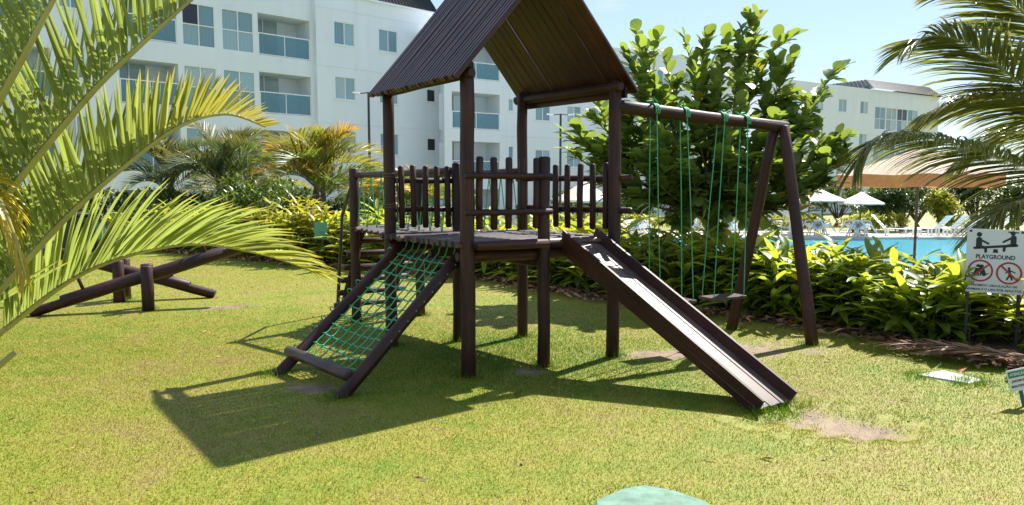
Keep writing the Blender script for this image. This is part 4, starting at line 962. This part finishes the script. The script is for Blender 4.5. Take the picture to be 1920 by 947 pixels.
for (px, Y, w_, h, m, lb) in ((1690, 38, 2.6, 3.0, 'bush_d', 'dark green rounded shrub left of the large parasol pole'), (1640, 39.5, 2.2, 2.6, 'bush', 'mid green shrub above the right small parasol'), (1765, 37.5, 1.5, 2.3, 'bush_y', 'yellowish shrub right of the parasol pole'), (1830, 39, 2.6, 3.4, 'bush_d', 'dark shrub under the drooping coconut frond'), (1910, 38, 2.4, 3.1, 'bush_d', 'dark shrub at the right edge beyond the pool'), (1570, 44, 2.6, 3.3, 'bush', 'mid green shrub rising behind the low white hut'), (1480, 42, 2.4, 3.0, 'bush', 'mid green shrub behind the swing legs'), (1990, 37, 2.5, 3.3, 'bush_d', 'dark shrub past the right frame edge'), (1720, 42, 2.6, 3.3, 'bush', 'tall green shrub behind the large parasol'),
        (1190, 40, 2.2, 2.4, 'bush', 'green shrub far behind the slide top'), (1330, 41, 2.6, 2.9, 'bush_d', 'dark shrub far behind the swing ropes'), (1080, 41, 2.4, 2.3, 'bush', 'green shrub far behind the right railing')):
    bush(ipos(px, Y), Y, w_*.6, w_*.55, h, 1500, m, lb, None, OVb, -.7, .15, ls=1.7)
for i, px in enumerate((1180, 1225, 1270, 1330, 1400, 1450, 1500, 1530, 1600, 1640, 1680, 1790, 1890, 1110, 1060)):
    Y = 36.6; bush(ipos(px, Y), Y, .75, .5, 1.05, 380, 'bush_y', 'low yellow green shrub behind the pool chairs', 'low yellow shrubs behind the pool chairs', OVb, -.7, .05, clumps=8, ls=1.3)
# left background shrubs
for (px, Y, w_, h, m, lb) in ((455, 19.5, 1.5, 2.1, 'bush', 'leafy green shrub between the far left palms'), (505, 21, 1.6, 2.3, 'bush', 'leafy green shrub left of the areca palm'), (560, 19, 1.2, 1.6, 'bush', 'green shrub below the areca palm'), (640, 17.2, .9, 1.5, 'bush_d', 'dark shrub behind the ladder hand pole'), (690, 18.2, 1.1, 1.6, 'bush_d', 'dark shrub behind the left tower post'), (390, 21.5, 1.5, 1.6, 'bush_d', 'dark low shrub behind the nearer seesaw'), (300, 22, 1.7, 1.8, 'bush', 'green shrub behind the drooping palm frond'), (210, 22.5, 1.5, 1.7, 'bush_d', 'dark shrub beside the glass fence'), (60, 21, 1.7, 2.0, 'bush', 'green shrub at the far left behind the fronds'), (760, 19.5, 1.1, 1.5, 'bush', 'green shrub behind the left railing'), (820, 20.5, 1.2, 1.5, 'bush_y', 'yellowish shrub behind the middle post'), (130, 20, 1.2, 1.5, 'bush_d', 'dark shrub behind the waste bin'), (-60, 20, 1.6, 2.2, 'bush_d', 'dark shrub past the left frame edge')):
    bush(ipos(px, Y), Y, w_*.7, w_*.6, h, 1300, m, lb, None, OVb, None, .1, ls=.95)
# --- palms
def frond(mb_r, pts, leaf_fn, mat_, n, name='leaflet', sides=(-1, 1), start=.12, parent=None, objs=False, up0=(0, 0, 1), wide=.03, rad=.014, seg=5, merge=None, fold=.35):
    """pts: rachis polyline; leaf_fn(t, side) -> (length, forward angle, lift, droop, yel)"""
    pts = [np.asarray(p, float) for p in pts]
    P = []                                       # smooth the polyline (Catmull-Rom)
    for i in range(len(pts)-1):
        a, b, c, d = pts[max(i-1, 0)], pts[i], pts[i+1], pts[min(i+2, len(pts)-1)]
        for k in range(8):
            t = k/8; P.append(.5*((2*b)+(-a+c)*t+(2*a-5*b+4*c-d)*t*t+(-a+3*b-3*c+d)*t**3))
    P.append(pts[-1]); P = np.array(P); m = len(P)-1
    tube(mb_r, P, [rad*(1-.82*i/m) for i in range(m+1)], 6)
    sl_ = np.concatenate([[0], np.cumsum(np.linalg.norm(np.diff(P, axis=0), axis=1))]); tot = sl_[-1]
    for i in range(n):
        t = start+(1-start)*(i+.5)/n
        for sd3 in sides:
            tj = min(.995, max(0, t+rng.normal(0, .12/n))); s = tj*tot; k = min(m-1, int(np.searchsorted(sl_, s, 'right')-1)); f = (s-sl_[k])/(sl_[k+1]-sl_[k]); p = P[k]+(P[k+1]-P[k])*f
            tan = nrm(P[min(k+1, m)]-P[max(k-1, 0)]); side, u2, _ = frame(tan, up0)
            Lg, fw, lift, dr, ye = leaf_fn(tj, sd3); Lg *= rng.uniform(.9, 1.08); fw += rng.normal(0, .05); lift += rng.normal(0, .07)
            d = nrm(tan*math.cos(fw)+(side*sd3*math.cos(lift)+u2*math.sin(lift))*math.sin(fw))
            wd = wide*min(1, .45+Lg*1.6); vs = []; fs = []; yl = []
            rowd = d.copy(); q = p.copy(); nb = np.cross(d, tan); nb = nrm(nb) if np.linalg.norm(nb) > 1e-4 else side
            wside = nrm(tan-d*(tan @ d)); 
            kink = rng.normal(0, .05); ro = rng.normal(0, .38); wside = wside*math.cos(ro)+np.cross(wside, d)*math.sin(ro)
            for j in range(seg+1):
                e = j/seg; hw_ = wd*.5*(min(1, .35+e*4)*(1-e**2.4)**.75+.02)
                ws = nrm(wside-rowd*(wside @ rowd)); nrm_ = np.cross(ws, rowd)
                vs += [q-ws*hw_+nrm_*hw_*fold, q, q+ws*hw_+nrm_*hw_*fold]; yv = min(1, max(0, ye+(.75*max(0, e-.82)/.18 if ye > .02 else .35*max(0, e-.9)/.1))); yl += [yv]*3
                q = q+rowd*Lg/seg; rowd = nrm(rowd+V(0, 0, -dr/seg*(.3+1.6*e))+ws*kink/seg)
            for j in range(seg): a = j*3; fs += [(a, a+1, a+4, a+3), (a+1, a+2, a+5, a+4)]
            if objs: lb = MB(); lb.add(vs, fs, rnd=rng.random(), yel=yl); lb.build(name, mat_, parent)
            else: merge.add(vs, fs, rnd=rng.random(), yel=yl)
def px(x, y, Y):                                  # where a traced frond stem stands in the garden, at distance Y
    c, s = math.cos(R(5.09)), math.sin(R(5.09)); a = (x-960)/1387; b = (473.5-y)/1387; d = V(a, c+b*s, -s+b*c); return V(0, 0, 1.6)+d*(Y/d[1])
# near areca palm, its base just outside the left edge
AR = empty('areca_palm', (-2.9, 2.7, 0), 'large areca palm at the left edge with arching yellow green fronds', 'palm')
base = V(-2.85, 2.75, 0)
for k in range(5):
    b = base+V(rng.normal(0, .14), rng.normal(0, .14), 0); mb = MB(); tube(mb, [b-V(0, 0, .05), b+V(-.02, .03, .5), b+V(rng.normal(0, .06), rng.normal(0, .06), 1.05)], [.045, .038, .03], 8); mb.build('cane', M['stem'], AR)
def lf_b(t, s): return (.10+.42*math.sin(math.pi*min(1, .12+t*.95))**.8, 1.18-.42*t, .95 if s > 0 else 1.05, .10, .0)
def lf_c(t, s): return (.08+.37*math.sin(math.pi*min(1, .15+t*.88))**.8, 1.22-.5*t, 1.0 if s > 0 else 1.1, .15, .03+.7*max(0, t-.76)/.24)
def lf_d(t, s): return (.12+.46*math.sin(math.pi*min(1, .2+t*.82))**.8, .80-.42*t, .85 if s > 0 else .35-.9*max(0, t-.55), .2+.45*t, .02+.35*max(0, t-.75)/.25)
def lf_y(t, s): return (.07+.17*math.sin(math.pi*min(1, .2+t*.8))**.8, .75-.35*t, -.25, .9, .85)
near = [
 ('b', [(-2.75, 2.55, .95), px(-60, 455, 2.45), px(0, 380, 2.42), px(160, 186, 2.4), px(270, 78, 2.42), px(372, -12, 2.48), px(455, -75, 2.6)], lf_b, 84, True),
 ('c', [(-2.8, 2.7, .9), px(-60, 606, 2.6), px(0, 543, 2.58), px(120, 412, 2.55), px(235, 310, 2.56), px(338, 236, 2.62), px(425, 214, 2.7), px(498, 238, 2.8)], lf_c, 92, True),
 ('d', [(-2.85, 2.9, .6), px(-70, 678, 2.95), px(0, 625, 2.93), px(160, 510, 2.9), px(340, 459, 2.92), px(480, 474, 2.98), px(598, 512, 3.06)], lf_d, 92, True),
 ('a', [(-2.75, 2.4, .9), px(-120, 330, 2.2), px(-40, 250, 2.18), px(30, 130, 2.15), px(105, -10, 2.16), px(170, -120, 2.2), px(260, -200, 2.3)], lf_b, 80, False),
 ('e', [(-2.9, 2.6, .9), px(-260, 260, 2.3), px(-150, 120, 2.3), px(-70, -40, 2.3), px(0, -160, 2.4)], lf_b, 60, False),
 ('y', [(-2.75, 2.5, .95), px(-190, 400, 2.3), px(-90, 330, 2.28), px(-15, 360, 2.27), px(22, 430, 2.28), px(48, 520, 2.3)], lf_y, 90, False),
 ('f', [(-2.95, 3.0, .6), px(-170, 470, 3.4), px(-90, 330, 3.45), px(-10, 270, 3.5), px(70, 270, 3.6)], lf_c, 60, False)]
for nm_, pts, fn, n, ob in near:
    mb = MB(); mg = MB(); fo = bpy.data.objects.new('tmp', None)
    frondo = None
    if ob:
        # the stem is built first so that its leaflets can hang from it
        P0 = MB(); dummy = MB()
        st = random.getstate(); rs = rng.bit_generator.state
        frond(P0, pts, fn, M['areca'], 0, rad=.017); frondo = P0.build('frond', M['rachis'], AR)
        rng.bit_generator.state = rs
        frond(MB(), pts, fn, M['areca'], n, parent=frondo, objs=True, wide=.0165, start=.30 if nm_ == 'b' else .40, sides=(1,), fold=.8); frond(MB(), pts, fn, M['areca'], int(n*1.25), merge=mg, wide=.0155, start=.30 if nm_ == 'b' else .40, sides=(-1,), fold=.8); mg.build('leaflets', M['areca'], frondo, kind='stuff')
    else:
        frond(mb, pts, fn, M['areca'], n, merge=mg, wide=.0165, start=.28, rad=.017, fold=.8); frondo = mb.build('frond', M['rachis'], AR); mg.build('leaflets', M['areca'], frondo, kind='stuff')
    bpy.data.objects.remove(fo)
mb = MB(); tube(mb, [V(-2.7, 2.75, .35), px(-40, 718, 2.75), px(26, 662, 2.75)], [.018, .014, .011], 7); mb.build('cut_stalk', M['rachis'], AR)
# coconut palm reaching in from the right
CO = empty('coconut_palm', (9.4, 11.7, 0), 'coconut palm at the right edge with dark drooping fronds', 'palm')
cz = float(gz(9.4, 11.7)); mb = MB(); tube(mb, [V(9.4, 11.7, cz-.1), V(9.35, 11.7, .5), V(9.25, 11.6, 1.5), V(9.25, 11.56, 2.5)], [.2, .16, .14, .12], 10); mb.build('trunk', M['bark'], CO)
def lf_k(dr): return lambda t, s: (.35+1.0*math.sin(math.pi*min(1, .18+t*.8))**.7, 1.0-.45*t, -.35 if s > 0 else .05, dr, .12*random.random()+.3*max(0, t-.85))
CR = V(9.25, 11.56, 2.5)
for pts, dr, n in (
  ([CR, px(2010, 335, 11.15), px(1915, 309, 10.88), px(1805, 273, 10.61), px(1700, 252, 10.40), px(1640, 264, 10.34), px(1603, 312, 10.27)], 1.5, 140),
  ([CR+V(0, 0, .1), px(2000, 215, 11.29), px(1920, 163, 11.15), px(1845, 100, 11.02), px(1760, 66, 10.88), px(1695, 92, 10.74)], .75, 135),
  ([CR+V(0, 0, .15), px(2010, 130, 11.42), px(1930, 35, 11.29), px(1860, -20, 11.29), px(1780, -30, 11.29)], .7, 130),
  ([CR+V(0, .1, .0), px(2010, 240, 11.70), px(1920, 196, 11.83), px(1830, 186, 11.97), px(1740, 212, 12.10)], 1.1, 130),
  ([CR+V(0, .1, .0), px(2030, 270, 12.51), px(1950, 250, 12.78), px(1880, 255, 13.06), px(1800, 300, 13.33)], 1.4, 130),
  ([CR+V(0, -.1, -.2), px(2030, 375, 11.4), px(1960, 365, 11.2), px(1890, 385, 11.0), px(1835, 430, 10.9)], 1.2, 90),
  ([CR+V(0, 0, .2), px(2060, 60, 11.70), px(1990, -70, 11.97), px(1900, -130, 12.24)], .7, 50),
  ([CR+V(.1, 0, .1), V(10.3, 11.0, 3.2), V(11.3, 10.6, 3.1), V(12.2, 10.3, 2.4)], 1.0, 50), ([CR+V(.1, .1, .1), V(10.2, 12.4, 3.2), V(11, 13.4, 3.0), V(11.6, 14.2, 2.2)], 1.0, 50)):
    mb = MB(); mg = MB(); frond(mb, pts, lf_k(dr), M['coco'], n, merge=mg, wide=.036, start=.2, rad=.022, seg=5); fo = mb.build('frond', M['rachis'], CO); mg.build('leaflets', M['coco'], fo, kind='stuff')
# background palms
def palm(px_, Y, h, nf, Lf, m, lab, orange=0., z=None, spread=1.):
    x = ipos(px_, Y); z0 = float(gz(x, Y)); o = empty('garden_palm', (x, Y, z0), lab, 'palm', None); mb = MB()
    for k in range(4): b = V(x+rng.normal(0, .1), Y+rng.normal(0, .1), z0-.03); tube(mb, [b, b+V(rng.normal(0, .1), rng.normal(0, .1), h*.5), V(x+rng.normal(0, .08), Y, z0+h)], [.06, .05, .035], 6)
    mb.build('trunk', M['bark'], o)
    for k in range(nf):
        a = 2*math.pi*k/nf*2.4+rng.uniform(-.3, .3); el = rng.uniform(.55, 1.35); c = V(x, Y, z0+h*rng.uniform(.55, 1)); dh = V(math.cos(a), math.sin(a), 0); Lk = Lf*rng.uniform(.75, 1.1)
        pts = [c+dh*Lk*f*math.cos(el)*(1+.25*f)*spread+V(0, 0, Lk*(f*math.sin(el)-.62*f*f*(1.25-.5*math.sin(el)))) for f in (0, .25, .5, .75, 1)]
        ye = rng.random(); ye = .75 if ye < orange else (.22 if ye < .4 else .0)
        mr = MB(); mg = MB(); frond(mr, pts, lambda t, s: (.1+.42*math.sin(math.pi*min(1, .2+t*.8))*Lf/1.6, .95-.4*t, .45, .5, ye*(.5+.5*t)), None, 30, merge=mg, wide=.036, start=.18, rad=.012, seg=3)
        fo = mr.build('frond', M['rachis'], o); mg.build('leaflets', M[m], fo, kind='stuff')
palm(600, 18.5, 2.1, 36, 2.3, 'palm_far', 'areca palm with orange tinged fronds left of the tower', .08)
palm(770, 20.5, 1.8, 30, 1.9, 'palm_far', 'areca palm behind the left railing of the tower', .25)
palm(420, 21.5, 2.3, 28, 2.5, 'palm_dark', 'grey green palm behind the yellow frond tip')
palm(320, 22.5, 2.2, 26, 2.2, 'palm_dark', 'dark feathery palm seen between the left fronds')
palm(690, 22, 1.7, 16, 1.9, 'palm_dark', 'dark palm behind the left tower post', .15)
palm(470, 24, 2.2, 16, 2.2, 'palm_far', 'palm in front of the balcony wing corner')
# --- round leaved tree behind the swings
TR = empty('sea_grape_tree', (2.95, 11.0, 0), 'round leaved evergreen tree with upright branches behind the swings', 'tree')
tz = float(gz(2.95, 11.0)); RL = [leaf(.225, .165, 6, .12, .22, 'obov', rng.uniform(-.6, .6)) for _ in range(4)]
RLM = []
for tp in RL: mb = MB(); mb.add(*tp, rnd=rng.random()); me = mb.mesh('leaf'); me.materials.append(M['grape']); RLM.append(me)
tm = MB(); t0 = V(2.95, 11.0, tz-.05); fork = V(2.98, 11.0, 1.1)
tube(tm, [t0, V(2.93, 11.02, .3), fork], [.11, .09, .08], 9); trunk = tm.build('trunk', M['bark'], TR)
tips = []
# main shoots traced against the sky: (pixel x, pixel y, depth)
TIP = [(1422, 28, 11.2), (1392, 55, 11.0), (1458, 75, 11.3), (1192, 62, 11.0), (1178, 110, 10.7), (1283, 68, 11.1), (1318, 85, 11.3), (1248, 105, 11.6), (1362, 75, 10.8), (1490, 110, 11.0), (1478, 165, 11.3), (1562, 135, 11.2), (1540, 185, 10.9), (1580, 250, 11.2), (1592, 300, 11.0), (1555, 290, 11.4), (1510, 240, 10.7), (1215, 150, 10.9), (1240, 170, 11.5), (1160, 215, 11.0), (1095, 265, 10.6), (1060, 250, 10.8), (1110, 220, 11.2), (1080, 295, 11.1), (1130, 330, 10.5), (1305, 130, 10.6), (1420, 140, 11.5), (1345, 160, 10.4), (1390, 200, 10.2), (1450, 230, 10.3), (1300, 215, 10.3), (1245, 250, 10.2), (1190, 290, 10.2), (1500, 320, 10.6), (1545, 345, 10.8), (1440, 310, 10.2), (1370, 290, 10.0), (1300, 320, 10.0), (1230, 340, 10.1), (1170, 365, 10.4), (1400, 370, 10.2), (1480, 385, 10.7), (1350, 240, 11.9), (1270, 290, 12), (1420, 280, 12.1), (1200, 230, 11.8), (1480, 230, 12.0), (1330, 330, 12.2), (1390, 120, 11.8), (1260, 360, 11.9), (1450, 350, 11.9), (1530, 270, 11.8), (1150, 270, 11.7)]
lv = []
for (x_, y_, Y_) in TIP:
    tip = px(x_, y_, Y_); Lg = np.linalg.norm(tip-fork); mid = fork+(tip-fork)*.5+V(*(rng.normal(0, .1, 2)), .0)-V(0, 0, .1*Lg*.3)
    bm = MB(); pts = [fork, fork*.6+mid*.4+V(0, 0, .05), mid, mid*.45+tip*.55+V(0, 0, -.03), tip]; tube(bm, pts, [.035, .026, .019, .013, .005], 6, False); bm.build('branch', M['bark'], TR)
    shoots = [(mid, tip, 1.)]
    for k in range(2):
        f = rng.uniform(.45, 1.); a = fork+(mid-fork)*f; d = nrm(nrm(mid-fork)*.3+rng.normal(0, .7, 3)+V(0, -.15, .2)); shoots.append((a, a+d*rng.uniform(.25, .5), .8))
    for k in range(7 if (x_ > 1470 or x_ < 1200) and Y_ < 11.6 else 4):
        f = rng.uniform(.1, .9); a = mid+(tip-mid)*f; d = nrm(nrm(tip-mid)*.55+rng.normal(0, .55, 3)+V(0, 0, .35)); shoots.append((a, a+d*rng.uniform(.22, .46), .8))
    for a, b, q in shoots:
        if q < 1: tube(tm2 := MB(), [a, (a+b)/2, b], [.008, .006, .003], 4, False); tm2.build('twig', M['bark'], TR)
        nl = 17 if q == 1 else 11; dr_ = nrm(b-a); sx_, sy_, _ = frame(dr_)
        for k in range(nl):
            f = (.35 if q == 1 else .15)+(.65 if q == 1 else .85)*k/(nl-1); az = k*2.4+rng.normal(0, .3); open_ = 1.15-.75*f+rng.normal(0, .12)
            d = nrm(dr_*math.cos(open_)+(sx_*math.cos(az)+sy_*math.sin(az))*math.sin(open_)+V(0, 0, .15)); lv.append((a+(b-a)*f, d, rng.uniform(.55, 1.12), Y_))
lv.sort(key=lambda q: q[0][1]); crown = MB(); inv = full(TR).inverted()
cr = None
rest = lv[300:]
for i, (p, d, s, _) in enumerate(rest): put(crown, RL[i % 4], p, d, s=s, rnd=rng.random(), yel=.5 if rng.random() < .02 else 0)
cr = crown.build('crown', M['grape'], TR, kind='stuff')
for i, (p, d, s, _) in enumerate(lv[:300]):
    ob = bpy.data.objects.new('leaf', RLM[i % 4]); col.objects.link(ob); ob.parent = TR; ob.matrix_parent_inverse = inv; ob.matrix_basis = mrot(p, d, s=s)
# --- leaf litter along the bed edge
LT = [leaf(.13, .035, 3, rng.uniform(-.3, .4), .4, 'lance', 1.), leaf(.22, .03, 4, rng.uniform(-.2, .4), .5, 'lance', 1.), leaf(.09, .05, 3, -.3, .5, 'ovate', 1.)]
lm = MB()
for k in range(3400):
    q = rng.uniform(.2, ELEN-2); p, nv = along(q); o_ = rng.normal(.06, .2); p = p+nv*o_+rng.normal(0, .04, 2)
    if p[1] < 5.2: continue
    a = rng.uniform(0, 6.28); d = V(math.cos(a), math.sin(a), rng.uniform(-.1, .35)); put(lm, LT[int(rng.integers(3))], V(p[0], p[1], float(gz(*p))+.02+.05*rng.random()), d, (rng.normal(0, .5), rng.normal(0, .5), 1), rng.uniform(.6, 1.25), yel=.9 if rng.random() < .1 else 0)
tag(lm.build('leaf_litter', M['litter'], kind='stuff'), 'dry brown and reddish leaf litter along the bed edge', 'leaf litter')
# cut dry fronds dumped by the sign
DF = empty('dry_frond', (4.2, 6.5, 0), 'cut drying palm frond lying on the litter beside the slab', 'palm frond')
for k in range(3):
    a = V(4.75-.1*k, 6.2+.16*k, .09); b = V(3.72-.15*k, 6.75+.2*k, .06); mb = MB(); mg = MB()
    frond(mb, [a, (a+b)/2+V(0, 0, .05), b], lambda t, s: (.32*math.sin(math.pi*min(1, .2+t*.75)), .6, .05, .25, .0), None, 20, merge=mg, wide=.024, start=.1, rad=.012, seg=3); fo = mb.build('stalk', M['bark'], DF); mg.build('leaflets', M['litter'], fo, kind='stuff')

# longer grass the mower misses round every post, and a few stray leaves and weeds on the lawn
tb = MB(); feet = [A, B, Cc, D, E_, Mm, P1, P2, FN, FF, nl0, nr0, sl_n1+wv1*.3, sl_n1, sl_n1+wv1, V(-4.78, 9.6, 0), V(-5.5, 10.35, 0), V(4.45, 7.1, 0), V(3.44, 6.16, 0), V(3.7, 5.9, 0), V(3.8, 5.95, 0), V(.44, 3.6, 0), V(.52, 3.7, 0), V(.62, 3.77, 0), V(.78, 3.77, 0), V(.88, 3.7, 0), V(.97, 3.6, 0)]
for p in feet:
    for k in range(170 if p[1] > 4 else 40):
        a = rng.uniform(0, 6.28); q = rng.uniform(.04, .17); b = V(p[0]+q*math.cos(a), p[1]+q*math.sin(a), float(gz(p[0], p[1]))-.003); h = rng.uniform(.03, .085)*(1.25-q*3.5)*(1 if p[1] > 4 else .45); t = rng.uniform(0, 6.28); w_ = V(math.cos(t), math.sin(t), 0)*.003; le = V(rng.normal(0, .5), rng.normal(0, .5), 1)*h
        tb.add([b-w_, b+w_, b+le], [(0, 1, 2)], rnd=rng.uniform(-.7, .3))
tag(tb.build('grass_tufts', M['blade'], kind='stuff'), 'longer grass growing round the feet of the posts', 'grass')
sl3 = MB()
for k in range(150):
    y = math.sqrt(rng.uniform(3.3**2, 12**2)); x = rng.uniform(-.7, .7)*y
    if (x-4.4)*.694+(y-6.4)*.72 > 0: continue
    a = rng.uniform(0, 6.28); put(sl3, LT[int(rng.integers(3))], V(x, y, float(gz(x, y))+.014), V(math.cos(a), math.sin(a), .05), (rng.normal(0, .3), rng.normal(0, .3), 1), rng.uniform(.25, .6))
tag(sl3.build('stray_leaves', M['litter'], kind='stuff'), 'small dry leaves scattered over the lawn', 'leaf litter')
